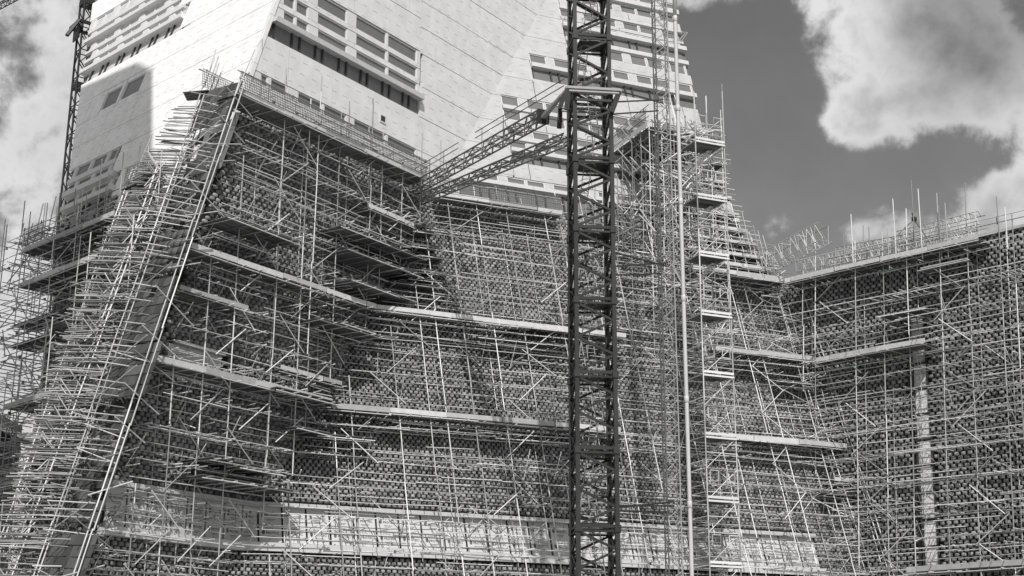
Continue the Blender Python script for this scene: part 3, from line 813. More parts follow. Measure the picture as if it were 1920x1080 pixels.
# ---- L3 face (fold to valley)
s3 = Scaffold('raking tube scaffold on the wide brick face behind the crane mast', L3f.P(12, 0, 1))
lo3, hi3 = ur(L3f, FZ, .9), (lambda z: uof(L3f, VZ(min(z, V_b[2]))) - .9)
grid(s3, L3f, lo3, hi3, 5.5, ZB3 + .2, rows=(.45, 1.7), bay=2.2, zig=(.06, .33, .72, .86), ztopj=2.2, zoff=.5)
grid(s3, L3f, lo3, hi3, 6.7, ZB3 - 2, posts=False, rows=(.3, 1.5), bay=4.4, lift=2.3, rails=.6, zig=(.93,), dens=.75)
plat_px(s3, L3f, (825, 366), (1056, 405), .3, 2.2, guard=True, toe=.34)
plat_px(s3, L3f, (704, 580), (1175, 636), .3, 2.2, toe=.34); plat_px(s3, L3f, (1340, 655), (1530, 680), .3, 2.2, toe=.34)
plat_px(s3, L3f, (622, 768), (1165, 810), .3, 2.2, toe=.34); plat_px(s3, L3f, (1325, 815), (1590, 845), .3, 2.1, toe=.4)
plat_px(s3, L3f, (1300, 505), (1470, 530), .3, 2.6, toe=.4)
for (a, b_, tb) in [((790, 478), (835, 488), 0), ((770, 520), (830, 530), 0), ((755, 500), (825, 510), 0), ((560, 845), (640, 852), 0), ((775, 432), (815, 438), 0), ((735, 520), (825, 545), 0), ((765, 455), (825, 465), 0), ((700, 628), (745, 634), 0), ((1460, 715), (1560, 722), 0), ((1565, 903), (1625, 908), .3), ((1550, 925), (1650, 932), 0), ((900, 630), (1060, 650), 0), ((600, 815), (700, 822), 0)]:
    plat_px(s3, L3f, a, b_, .3, 1.9, toe=tb)
s3.done()

# ---- R face
s4 = Scaffold('tube scaffold in front of the right-hand brick wing with narrow slot window', R4f.P(RU1 * .4, 0, 1))
if sgn > 0: lo4, hi4 = ur(R4f, VZ, .9), (lambda z: RU1 - .3)
else: lo4, hi4 = (lambda z: RU1 + .3), ur(R4f, VZ, -.9)
grid(s4, R4f, lo4, hi4, 5.5, ZR - .3, rows=(.5, 1.8), bay=2.3, zig=(.2, .45, .8), ztopj=5.0, zoff=.7)
grid(s4, R4f, lo4, hi4, 6.9, ZR - 2.5, posts=False, rows=(.35, 1.6), bay=4.6, lift=2.3, rails=.45, zig=(), dens=.75)
plat_px(s4, R4f, (1472, 530), (1835, 452), .3, 2.3, toe=.36)
plat_px(s4, R4f, (1725, 508), (1815, 487), .3, 2.0, toe=.12)
plat_px(s4, R4f, (1530, 682), (1735, 642), .3, 2.2, toe=.36)
plat_px(s4, R4f, (1645, 597), (1735, 578), .3, 1.9, toe=.1)
plat_px(s4, R4f, (1700, 1078), (1925, 1058), .3, 2.0, toe=.4)
# tall antenna-like poles and a rail above the roof edge
for x, yb, yt in [(1600, 470, 398), (1584, 480, 437), (1680, 455, 370), (1717, 450, 335), (1729, 450, 352), (1765, 450, 385), (1777, 445, 380), (1874, 430, 370), (1888, 430, 390), (1667, 470, 425), (1632, 470, 425)]:
    u, z = R4f.px(x, yb, 1.9); s4.tube('standard', R4f.P(u, z - 1.5, 1.9), R4f.P(u, z, 1.9) + A([0, 0, (yb - yt) / 24.5]), .04)
for y0, y1 in ((468, 402), (478, 415)):
    a = R4f.px(1570, y0, 1.9); b_ = R4f.px(1920, y1, 1.9); zc = (a[1] + b_[1]) / 2
    s4.long('guard_rail', R4f.P(a[0], zc, 1.9), R4f.P(b_[0] + (2 if sgn > 0 else -2), zc, 1.9), .036)
s4.done()

# ---- raking scaffold in the valley between L3 and R
s5 = Scaffold('leaning double standards rising along the right valley of the brick walls', VZ(0) + (L3f.nh + R4f.nh))
cdir = nrm(L3f.nh + R4f.nh)
for off, w in ((0, 1.6), (.35, 2.0), (1.7, 1.7), (2.0, 2.1), (-1.3, 1.5)):
    for z0, z1 in ((5, 14), (13, 23), (22, 33)):
        s5.tube('standard', VZ(z0) + cdir * w + Rt * off + rng.normal(0, .06, 3), VZ(z1) + cdir * w + Rt * off + rng.normal(0, .06, 3), .042)
for z in np.arange(5.5, 35, .62):
    c = VZ(z) + cdir * random.uniform(.8, 2.0); d_ = (D3 if random.random() < .5 else -D1) * random.choice((1, -1)); ln = random.uniform(1.5, 4.5)
    s5.tube('transom', c - d_ * ln / 2 + A([0, 0, random.uniform(-.2, .2)]), c + d_ * ln / 2, .033)
    if random.random() < .5: s5.tube('brace', c + Rt * random.uniform(-1.5, 1.5), c + Rt * random.uniform(-1.5, 1.5) + A([0, 0, random.choice((-1.8, 1.8))]), .034)
s5.done()

# ---- L1 face and the leaning corner
def rl0(x0, y0, x1, y1, w):
    a = L1f.px(x0, y0, w); b_ = L1f.px(x1, y1, w); return line(L1f.P(a[0], a[1], w), L1f.P(b_[0], b_[1], w))
s1 = Scaffold('see-through tube scaffold round the far left edge of the tower', L1f.P(uof(L1f, LZ(10)) * .6, 0, 1.5))
hi1 = lambda z: uof(L1f, LZ(z)) + (3.6 if uof(L1f, LZ(z)) > 0 else -3.6)
_A = rl0(392, 135, 60, 1085, 2.2)
lo1 = lambda z: uof(L1f, _A(z)) + (.5 if uof(L1f, LZ(z)) > 0 else -.5)
if hi1(20) < lo1(20): lo1, hi1 = hi1, lo1
grid(s1, L1f, lo1, hi1, 5.5, ZB1 + .2, rows=(.5, 2.5), vert=True, bay=2.0, zig=(.15, .45, .8), ztopj=2.5, zoff=.2, rails=.6)
grid(s1, L1f, lo1, hi1, 6.1, ZB1 - .6, rows=(.3, 2.1), posts=False, bay=2.6, lift=1.6, rails=.3, zig=(), tr=1.1, dens=.5)
plat_px(s1, L1f, (38, 478), (214, 402), .3, 2.9, toe=.34); plat_px(s1, L1f, (32, 548), (184, 477), .3, 2.9, toe=.34)
plat_px(s1, L1f, (20, 612), (96, 588), .6, 2.4, toe=0); plat_px(s1, L1f, (12, 652), (90, 628), .6, 2.4, toe=0); plat_px(s1, L1f, (5, 770), (95, 742), .3, 2.6, toe=.3)
plat_px(s1, L1f, (0, 915), (60, 900), .3, 2.4, toe=.2)
# guard mesh at the outer end and rails along the top
for (x0, y0, x1, y1, g) in ((40, 470, 80, 452, True),):
    ua, za = L1f.px(x0, y0, 2.9); ub, zb_ = L1f.px(x1, y1, 2.9); a, b_ = sorted((ua, ub)); guard_panel(s1, L1f, a, b_, (za + zb_) / 2 + .2, 1.3, 3.0)
for dz in (.6, 1.0, 1.4):
    a = L1f.px(38, 475, 2.9); b_ = L1f.px(214, 400, 2.9); zc = (a[1] + b_[1]) / 2 + dz; s1.long('guard_rail', L1f.P(min(a[0], b_[0]), zc, 2.95), L1f.P(max(a[0], b_[0]), zc, 2.95), .03)
for x, yb, yt in [(36, 500, 418), (56, 470, 418), (74, 450, 381), (98, 440, 368), (109, 425, 392)]:
    u, z = L1f.px(x, yb, 2.0); s1.tube('standard', L1f.P(u, z - 2.0, 2.0), L1f.P(u, z, 2.0) + A([0, 0, (yb - yt) / 26]), .04)
s1.done()

s6 = Scaffold('dense leaning scaffold climbing the tower corner with board fans and countless short tubes', EZ(0) + L1f.nh * 2)
def rl(x0, y0, x1, y1, w):
    a = L1f.px(x0, y0, w); b_ = L1f.px(x1, y1, w); pa, pb = L1f.P(a[0], a[1], w), L1f.P(b_[0], b_[1], w)
    return line(pa, pb), min(pa[2], pb[2]), max(pa[2], pb[2])
lnA = rl(392, 135, 60, 1085, 2.2); lnB = rl(446, 165, 135, 1085, 1.9); lnC = rl(236, 345, -15, 1050, 2.9); lnD = rl(285, 345, 10, 1085, 2.9)
lnA2 = rl(400, 150, 70, 1085, 1.4)
for (fn, a, b_) in (lnA, lnB, lnC, lnD, lnA2):
    for dx in (0, .28):
        s6.long('standard', fn(a - 1) + Rt * dx, fn(b_ + 1.2) + Rt * dx, .045, 6.0, .03, .1)
vecA = lambda z: lnA[0](z); vecB = lambda z: lnB[0](z); vecC = lambda z: lnC[0](z); vecD = lambda z: lnD[0](z)
zt6 = lnB[2]
FH = A([0, 1.0, 0])
def hair(f0, z, lmin, lmax, dirv, name='transom', r=.034, back=.5, dy=0):
    d_ = nrm(A(dirv) + rng.normal(0, .035, 3) * A([1, 1, .8])); ln = random.uniform(lmin, lmax); p = f0(z) + A([0, 0, dy]); s6.tube(name, p - d_ * ln * back, p + d_ * ln * (1 - back), r)
perp = nrm(np.cross(D1, [0, 0, 1.0])) * 1.0
if perp[0] < 0: perp = -perp
side = nrm(A([1, .12, -.0]))
fan_mk = 'fan_board'
def offs(fn, px_):            # a line parallel to fn, px_ picture pixels (of 1920) to the left of it
    return lambda z: fn(z) - Rt * (px_ * np.linalg.norm(fn(z) - CAM) / FPX)
def lineM(z):
    k = min(1.0, max(0.0, (lnA[2] - z) / 14.0)); f = lnA[0]
    return f(z) - Rt * ((22 + 70 * k) * np.linalg.norm(f(z) - CAM) / FPX)
def rung_(f0, f1, z, name='rung', r=.036, jx=.30, jz=.09, back=0.0):
    p, q = f0(z), f1(z + random.gauss(0, .05)); q = A([q[0], q[1], p[2] + random.gauss(-.04, jz)])
    d_ = nrm(q - p); s6.C(name, 'tube', 'tube_dimmed').tube(p - d_ * abs(random.gauss(0, jx)) + FH * back, q + d_ * abs(random.gauss(0, jx)) + FH * back, r)
z = 5.0; kz = 0
while z < zt6:
    if z < lnA[2]:
        rung_(lineM, vecA, z, back=random.uniform(0, .5))
        if random.random() < .5: rung_(lineM, vecA, z + .05, back=random.uniform(.4, 1.4), jx=.5)
    if z < lnC[2] + .3:
        rung_(vecC, vecD, z, back=random.uniform(0, .8), jz=.12, jx=.3, r=.033)
        if random.random() < .8: rung_(vecD, lineM, z, back=random.uniform(.6, 1.8), jz=.3, jx=.2, r=.030)
        if random.random() < .35: hair(vecD, z, 1.6, 2.6, nrm(A([.55, .3, random.choice((-.8, .8))])), 'brace', .033, .5)
    if kz % 3 == 0: hair(lambda q: vecA(q) * .5 + vecB(q) * .5, z, 1.6, 3.2, nrm(D2 * .8 + A([.6, 0, 0])), back=random.uniform(.35, .65), r=.034)
    if kz % 9 == 0:
        p = vecA(z); q = vecB(z) + A([0, 0, random.choice((-1.2, 1.4))]); s6.tube('brace', p - FH * .15, q - FH * .15, .036)
    if kz % 11 == 5: hair(vecB, z, 2.4, 3.6, nrm(D2 + A([0, 0, random.choice((-.5, .35))])), 'brace', .036, .3)
    z += random.choice((.07, .09, .12, .14, .17, .34)); kz += 1
# board fans between the two leaning posts (planks side by side, in rows)
def fan(y0, y1, la, lb, w=0, nb=7, ext=0, miss=.04):
    """planks laid side by side in rows between two leaning standards"""
    def zy(fn, y, zlo=3, zhi=60):
        for _ in range(50):
            m_ = (zlo + zhi) / 2
            if proj(fn(m_))[1] > y: zlo = m_
            else: zhi = m_
        return m_
    za0, za1 = zy(la, y1), zy(la, y0); n = max(1, int(round((za1 - za0) / .62))); hz = (za1 - za0) / n
    for i in range(n):
        for j in range(nb):
            if random.random() < miss: continue
            z_ = za0 + i * hz; a = la(z_); b_ = lb(z_); b_ = b_ + (b_ - a) * ext - A([0, 0, .3]); ax = (b_ - a) / nb; up_ = la(z_ + hz) - la(z_)
            nn = nrm(np.cross(ax, up_)); tilt = FH * random.uniform(-.03, .03)
            c = a + ax * (j + .5) + up_ * .5 + FH * w + tilt; axn = nrm(ax); ayo = up_ - axn * (up_ @ axn)
            # skewed rows: slide each plank so that the row edge follows the leaning posts
            s6.C('board', 'box', fan_mk).box(c, ax * .97, ayo * random.uniform(.86, .95), nn * .05)
fa, fb = vecA, vecB
fan(170, 245, fa, fb, w=.25); fan(440, 518, fa, fb, w=.25, ext=.1); fan(526, 645, fa, fb, w=.35); fan(650, 748, fa, fb, w=.25, ext=.2); fan(1000, 1085, fa, fb, w=.3, ext=.2)
fan(250, 436, fa, fb, w=1.0, nb=6, miss=.3); fan(752, 996, fa, fb, w=1.0, nb=6, miss=.3)
fan(370, 450, vecC, vecD, w=.6, nb=4, miss=.1); fan(640, 760, vecC, vecD, w=.8, nb=4, miss=.2); fan(350, 560, vecD, lineM, w=1.4, nb=4, miss=.3); fan(600, 1000, vecD, lineM, w=1.8, nb=4, miss=.45)
# top guard mesh of the corner and little outrigger boards
Fd = Face(lnA[0](lnA[2] - 1.6) - FH * .3, D2, np.cross(D2, [0, 0, 1.0]))
guard_panel(s6, Fd, 0, 3.2, Fd.O[2] + .3, 1.2, .05); guard_panel(s6, Fd, 3.2, 4.6, Fd.O[2] + .3, 1.2, .05)
s6.long('guard_rail', Fd.P(-.2, Fd.O[2] + 1.3, 0), Fd.P(4.8, Fd.O[2] + 1.7, 0), .04)
s6.long('guard_rail', Fd.P(-.2, Fd.O[2] + 1.3, .1), Fd.P(4.8, Fd.O[2] + 1.3, .1), .04)
for j in range(4):
    s6.C('board', 'box', fan_mk).box(vecA(lnA[2] - 1.6) + A([-.35, .3 * j, -.02 * j]), A([1.7, -.3, .05]), A([.05, .27, 0]), A([0, 0, .05]))
s6.tube('standard', vecA(lnA[2] - .5), vecA(lnA[2]) + A([.35, 0, 1.6]), .036); s6.tube('standard', vecB(zt6 - .5), vecB(zt6) + A([.9, 0, 2.6]), .036)
# platform stub with mesh on top of the outer leaning posts
Fc = Face(vecC(lnC[2]), nrm((vecD(lnC[2]) - vecC(lnC[2])) * A([1, 1, 0])), np.cross(nrm((vecD(lnC[2]) - vecC(lnC[2])) * A([1, 1, 0])), [0, 0, 1.0]))
guard_panel(s6, Fc, 0, 2.4, lnC[2] - .2, 1.0, .1)
for j in range(5): s6.C('board', 'box', fan_mk).box(Fc.P(1.2, lnC[2] - .35, -.3 * j), Fc.d * 3.0, Fc.nh * .27, A([0, 0, .05]))
s6.tube('standard', vecC(lnC[2] - 1) + A([.3, 0, 0]), vecC(lnC[2]) + A([1.4, 0, 3.4]), .036)
s6.done()

# ---- dense block in front of the L3 face, right of the mast, projecting about 7 m
s7 = Scaffold('dense forest of bright scaffold tubes between crane mast and stair tower', L3f.P(28, 0, 4), n=300)
def b_u(x, y, w): return L3f.px(x, y, w)
uc0, zc0 = b_u(1217, 237, 6.6)                     # front-left top corner
uc1, _ = b_u(1345, 260, 6.6)
k0 = L3f.k
# true vertical block: its plan is fixed; positions from the foot upwards
corner_top = L3f.P(uc0, zc0, 6.6)
def BP(a, b_, z): return A([corner_top[0], corner_top[1], 0]) + L3f.d * a - L3f.nh * b_ + A([0, 0, z])
LA = 6.6; nb_a = 7; A0 = lambda z: -3.6 if z < zt7 - 5 else 0.0; zt7 = corner_top[2]
for ia in list(np.linspace(0, LA, nb_a)) + [-1.0, -2.2, -3.4]:
    for ib in (0, 1.4, 2.8, 4.4, 6.0, 7.6, 9.2, 10.5, 12.0, 13.5):
        # the face leans in, so rear rows only exist where they clear the wall
        zmin = 5.0
        def clear(z):
            P_ = BP(ia, ib, z); q = P_ - L3f.O; return (q @ L3f.n) > .3
        if ia < 0 and ib < 1: continue
        zok = [z for z in np.arange(zmin, zt7 if ia >= 0 else zt7 - 5, 1.0) if clear(z)]
        if len(zok) < 3: continue
        s7.long('standard', BP(ia, ib, zok[0]), BP(ia, ib, zok[-1] + random.uniform(.6, 1.6)), .042 if ib < 1 else .036, 5.5, .03, .1)
def seg7(name, p, q, r=.046):
    if ((p - L3f.O) @ L3f.n) > .1 and ((q - L3f.O) @ L3f.n) > -.6: s7.tube(name, p, q, r)
z = 5.3
while z < zt7:
    for ib in (0, 1.4, 2.8, 4.4, 6.0, 7.6, 9.2, 10.5, 12.0):
        for dz in ((0, .5, 1.0) if ib in (0,) else (0, .9)):
            if random.random() < .85:
                a0 = random.uniform(-.6, 1.5) + (A0(z) if ib > 1 else 0); seg7('ledger', BP(a0, ib + rng.normal(0, .08), z + dz + rng.normal(0, .12)), BP(LA + random.uniform(-1.8, .5), ib + rng.normal(0, .08), z + dz + rng.normal(0, .12)))
        for _ in range(7):
            a0 = random.uniform(A0(z) if ib > 1 else 0, LA - 1.5); seg7('brace', BP(a0, ib, z + random.uniform(0, .6)), BP(a0 + random.choice((-1.4, 1.4)), ib + random.uniform(-.6, .6), z + random.uniform(1.2, 2.1)))
        for _ in range(4):
            a0 = random.uniform(A0(z) if ib > 1 else 0, LA - 1.5); seg7('ledger', BP(a0, ib, z + random.uniform(.2, 1.7)), BP(a0 + random.uniform(1, 3), ib + random.uniform(-.5, .5), z + random.uniform(.2, 1.7)))
    for ia in list(np.linspace(0, LA, nb_a)) + ([-1.0, -2.2, -3.4] if A0(z) < 0 else []):
        for b0 in (-.4, 3.0, 6.5, 10):
            if random.random() < .8: seg7('transom', BP(ia, b0 + random.uniform(-.3, .3), z + .05 + rng.normal(0, .1)), BP(ia + random.uniform(-.15, .15), b0 + random.uniform(2.5, 4), z + .05 + rng.normal(0, .1)), .032)
            if random.random() < .35: seg7('brace', BP(ia, b0, z), BP(ia, b0 + 1.6, z + 1.9), .032)
    # broken bits of decking
    for _ in range(2):
        a0, b0 = random.uniform(0, LA - 2), random.uniform(.5, 8)
        if ((BP(a0, b0 + 1, z) - L3f.O) @ L3f.n) > .3 and random.random() < .5: s7.C('board', 'box', 'board').box(BP(a0 + 1, b0, z + .1), L3f.d * 2.2, L3f.nh * .24 * random.choice((1, 2, 3)), A([0, 0, .05]))
    z += 2.0
# top deck with dark underside, toe boards and mesh on its left flank
for j in range(16):
    for i in range(2):
        s7.C('board', 'box', 'board').box(BP(LA * .25 + i * LA * .5, .2 + j * .42, zt7), L3f.d * (LA * .49), L3f.nh * .4, A([0, 0, .05]))
for i in range(2): s7.C('toe_board', 'box', 'toe').box(BP(-.1, 1.7 + i * 3.4, zt7 + .25), L3f.nh * 3.35, L3f.d * .04, A([0, 0, .42]))
Fs = Face(BP(-.15, 6.6, zt7), -L3f.nh * -1, -L3f.d); Fs.d = L3f.nh; Fs.nh = -L3f.d; Fs.k = A([0, 0, 1.]); Fs.n = -L3f.d; Fs.kl = 1
for i in range(3): guard_panel(s7, Fs, i * 2.2, i * 2.2 + 2.1, zt7 + .45, 1.1, .05)
for dz in (.7, 1.2, 1.7): s7.long('guard_rail', BP(-.2, -.3, zt7 + dz), BP(-.2, 7, zt7 + dz), .036)
s7.done()

# ---- stair tower scaffold right of the white pole
s8 = Scaffold('aluminium stair tower with stacked landings standing right of the white pole', L3f.P(30, 0, 7), name='stair_tower', cat='scaffold tower')
cA = CAM + ray(1316, 620) * (92 / ray(1316, 620)[1]); AX = nrm(D3 * A([1, 1, 0])); AY = A([-AX[1], AX[0], 0]); wst = 2.35; dst = 2.2
def TP(a, b_, z): return A([cA[0], cA[1], 0]) + AX * a + AY * b_ + A([0, 0, z])
ztop8 = None
for _z in np.arange(20, 60, .1):
    if proj(TP(0, 0, _z))[1] < 222: ztop8 = _z; break
print('stair top', ztop8)
for a, b_ in ((0, 0), (wst, 0), (0, dst), (wst, dst)):
    s8.long('standard', TP(a, b_, 5), TP(a, b_, ztop8 + (3 if a else 2.0)), .05, 4, .005, 0)
z = 5.6; lv_ = 0
while z < ztop8:
    for q0, q1 in (((0, 0), (wst, 0)), ((wst, 0), (wst, dst)), ((wst, dst), (0, dst)), ((0, dst), (0, 0))):
        for dz in (0, .55, 1.05): s8.tube('ledger' if dz == 0 else 'guard_rail', TP(*q0, z + dz), TP(*q1, z + dz), .03)
    s8.tube('brace', TP(0, 0, z), TP(wst, 0, z + 2.1), .026)
    if lv_ % 2 == 0:
        for j in range(4): s8.C('landing', 'box', 'board').box(TP(wst / 2, .3 + j * .5, z + .05), AX * (wst - .05), AY * .47, A([0, 0, .06]))
        s8.C('fascia', 'box', 'alu').box(TP(wst / 2, -.06, z + .2), AX * wst, AY * .05, A([0, 0, .16])); s8.C('fascia', 'box', 'alu').box(TP(wst / 2, -.09, z - .05), AX * wst, AY * .05, A([0, 0, .12]))
        for x0, x1 in ((.22, .85), (1.5, 2.1)):     # rectangular guard frames
            for p, q in (((x0, 1.25), (x1, 1.25)), ((x0, 1.95), (x1, 1.95)), ((x0, 1.25), (x0, 1.95)), ((x1, 1.25), (x1, 1.95))):
                s8.tube('guard_rail', TP(p[0], -.08, z + p[1]), TP(q[0], -.08, z + q[1]), .034)
    # stair flight
    n = 8
    for i in range(n):
        t = i / n; s8.C('tread', 'box', 'alu').box(TP(.3 + t * 1.6 if lv_ % 2 else wst - .3 - t * 1.6, dst * .6, z + t * 2.1 + .1), AX * .24, AY * .7, A([0, 0, .04]))
    for b_ in (.25, .95): s8.tube('stringer', TP(.3 if lv_ % 2 else wst - .3, dst * .45 + b_ * .6, z), TP(wst - .3 if lv_ % 2 else .3, dst * .45 + b_ * .6, z + 2.1), .04)
    z += 2.1; lv_ += 1
s8.done()

# ---- stepped scaffold round the upper right edge of the tower
s9 = Scaffold('stepped open scaffold with short platforms round the upper right tower edge', L3f.P(33, 0, 2))
for (x, y0, y1) in [(1350, 235, 520), (1362, 300, 510), (1385, 400, 515), (1405, 425, 515), (1428, 455, 520), (1300, 200, 420), (1330, 230, 480)]:
    for w in (1.0, 2.2):
        u, zb_ = L3f.px(x, y1, w); _, zt_ = L3f.px(x, y0, w); s9.long('standard', L3f.P(u, zb_, w), L3f.P(u, zt_ + random.uniform(0, 2.4), w), .036, 6, .02)
for (x0, x1, y) in [(1290, 1352, 265), (1290, 1362, 300), (1285, 1362, 335), (1290, 1372, 365), (1290, 1385, 395), (1280, 1400, 420), (1285, 1415, 445), (1290, 1430, 470), (1300, 1446, 492), (1310, 1455, 508)]:
    ua, za = L3f.px(x0, y - 4, 2.2); ub, _ = L3f.px(x1, y + 4, 2.2)
    platform(s9, L3f, ua, ub, za, .4, 2.2, toe=.22 if y > 360 else .15, board=2.5)
    for dz in (.55, 1.05): s9.tube('guard_rail', L3f.P(ua, za + dz, 2.2), L3f.P(ub + .5, za + dz, 2.2), .032)
    for _ in range(6):
        u = random.uniform(ua, ub); s9.tube('brace', L3f.P(u, za, random.uniform(.4, 2.2)), L3f.P(u + random.uniform(-1.5, 1.5), za + random.uniform(.8, 1.9), random.uniform(.4, 2.4)), .032)
        s9.tube('transom', L3f.P(u, za + random.uniform(-.6, .9), .2), L3f.P(u + random.uniform(-.3, .3), za + random.uniform(-.6, .9), 2.9), .032)
# cage at the top
for a, b_ in (((1306, 225), (1355, 242)), ((1306, 245), (1355, 260))):
    ua, za = L3f.px(*a, 3.2); ub, zb_ = L3f.px(*b_, 3.2); s9.tube('guard_rail', L3f.P(ua, (za + zb_) / 2, 3.2), L3f.P(ub, (za + zb_) / 2, 3.2), .03)
for x, yt in ((1306, 185), (1354, 195), (1411, 395), (1432, 420), (1441, 430)):
    u, z = L3f.px(x, yt + 90, 2.2); s9.tube('standard', L3f.P(u, z, 2.2), L3f.P(u - (.8 if x > 1400 else 0), z, 2.2) + A([0, 0, 3.8]), .036)
s9.done()
print('scaffolds done')

# ------------------------------------------------------------------ lattice trusses
def truss(t, p, q, w, h, nbay, r=.05, rd=.03, up=(0, 0, 1.0), names=('chord', 'lacing'), mk='tube_dark', tri=False, zig='Z'):
    p, q = A(p), A(q); d = nrm(q - p); s_ = nrm(np.cross(d, up)); u_ = np.cross(s_, d)
    c = [(-w / 2, 0), (w / 2, 0), (0, h)] if tri else [(-w / 2, 0), (w / 2, 0), (w / 2, h), (-w / 2, h)]
    CP = Pieces(t, names[0], 'tube', mk); DP = Pieces(t, names[1], 'tube', mk)
    pt = lambda k, f: p + (q - p) * f + s_ * c[k][0] + u_ * c[k][1]
    nC = len(c)
    for k in range(nC): CP.tube(pt(k, 0), pt(k, 1), r)
    for i in range(nbay):
        f0, f1 = i / nbay, (i + 1) / nbay
        for k in range(nC):
            k2 = (k + 1) % nC
            if zig == 'Z':
                a, b_ = (k, k2) if i % 2 else (k2, k); DP.tube(pt(a, f0), pt(b_, f1), rd)
            else: DP.tube(pt(k, f0), pt(k2, (f0 + f1) / 2), rd); DP.tube(pt(k2, (f0 + f1) / 2), pt(k, f1), rd)
            DP.tube(pt(k, f0), pt(k2, f0), rd)
    CP.done(); DP.done()

# ------------------------------------------------------------------ central crane mast
mc = CAM + ray(1110, 600) * (72 / ray(1110, 600)[1])
crane = thing('crane_mast', 'dark steel tower crane mast with bolted collar in front of the tower', 'crane', (mc[0], mc[1], 0))
ang = math.radians(7); CX = A([math.cos(ang), math.sin(ang), 0]); CY = A([-math.sin(ang), math.cos(ang), 0]); hw = 1.0
# vertical line through picture: x drifts with height, keep it a true vertical
def zpix(P_, y, lo=0, hi=90):
    for _ in range(60):
        m_ = (lo + hi) / 2
        if proj(A([P_[0], P_[1], m_]))[1] > y: lo = m_
        else: hi = m_
    return m_
def MP(a, b_, z): return A([mc[0], mc[1], 0]) + CX * a + CY * b_ + A([0, 0, z])
legs = Pieces(crane, 'leg', 'box', 'crane'); diag = Pieces(crane, 'diagonal', 'box', 'crane'); hor = Pieces(crane, 'horizontal', 'box', 'crane')
def bar(pc, p, q, w, dpt=None):
    p, q = A(p), A(q); d = nrm(q - p); x = np.cross(d, CY if abs(d @ CY) < .9 else A([0, 0, 1.])); x = nrm(x); y = np.cross(d, x)
    pc.box((p + q) / 2, x * w, y * (dpt or w), q - p)
zcol = zpix(mc, 187); sec = 3.95
zj = [zcol - sec * i for i in range(1, 12) if zcol - sec * i > 0]; zjoints = [zcol] + zj + [0]
up = [zcol + sec * .85 * i for i in range(1, 5)]
def section(z0, z1, hw_, lw, dense=2):
    for a in (-hw_, hw_):
        for b_ in (-hw_, hw_): bar(legs, MP(a, b_, z0), MP(a, b_, z1), lw)
    zz_ = np.linspace(z0 + .15, z1 - .15, dense + 1)
    for f, (p0, p1) in enumerate((((-hw_, -hw_), (hw_, -hw_)), ((hw_, -hw_), (hw_, hw_)), ((hw_, hw_), (-hw_, hw_)), ((-hw_, hw_), (-hw_, -hw_)))):
        for i, (za, zb_) in enumerate(zip(zz_, zz_[1:])):
            q0, q1 = (p0, p1) if i % 2 == (f % 2) else (p1, p0); bar(diag, MP(*q0, za), MP(*q1, zb_), .12, .10)
            if f % 2: bar(diag, MP(*q1, za), MP(*q0, zb_), .08, .07)
        bar(hor, MP(*p0, z0 + .12), MP(*p1, z0 + .12), .16, .10); bar(hor, MP(*p0, z1 - .12), MP(*p1, z1 - .12), .10, .08)
    for a in (-hw_, hw_):
        for b_ in (-hw_, hw_): hor.box(MP(a, b_, z0 + .0), CX * (lw * 1.5), CY * (lw * 1.5), A([0, 0, .35]))
for a, b_ in zip(zjoints, zjoints[1:]): section(b_, a, hw, .21, 4)
prev = zcol
for z in up: section(prev, z, hw * .95, .19, 3); prev = z
legs.done(); diag.done(); hor.done()
# ladder with hoops and rest platforms inside
lad = Pieces(crane, 'ladder_rail', 'tube', 'crane_light'); rg = Pieces(crane, 'rung', 'tube', 'crane_light', 300, 'rungs'); hp = Pieces(crane, 'hoop', 'tube', 'crane_light', 300, 'hoops')
zl = 3.0; sd = 1
while zl < prev - 4:
    za, zb_ = zl, zl + sec * .95; xa, xb = (-.45 * sd, .1 * sd); 
    for dx in (-.2, .2): lad.tube(MP(xa + dx, .3, za), MP(xb + dx, .1, zb_ + .8), .028)
    for t in np.linspace(0, 1, 13): rg.tube(MP(xa + (xb - xa) * t - .2, .3 - .2 * t, za + (zb_ + .8 - za) * t), MP(xa + (xb - xa) * t + .2, .3 - .2 * t, za + (zb_ + .8 - za) * t), .016)
    for t in np.linspace(.4, 1, 4):
        c = MP(xa + (xb - xa) * t, -.1, za + (zb_ + .8 - za) * t); pr = None
        for k in range(9):
            th = math.pi * k / 8; pnt = c + CX * .38 * math.cos(th) - CY * .45 * math.sin(th)
            if pr is not None: hp.tube(pr, pnt, .018)
            pr = pnt
    zl += sec; sd = -sd
lad.done(); rg.done(); hp.done()
rp = Pieces(crane, 'rest_platform', 'box', 'crane')
for z in zj[:-1] + up[:-1]:
    rp.box(MP(.15, .25, z + .05), CX * 1.5, CY * 1.2, A([0, 0, .05]))
    rp.box(MP(-.0, -.35, z + .3), CX * 1.7, CY * .05, A([0, 0, .12]))
rp.done()
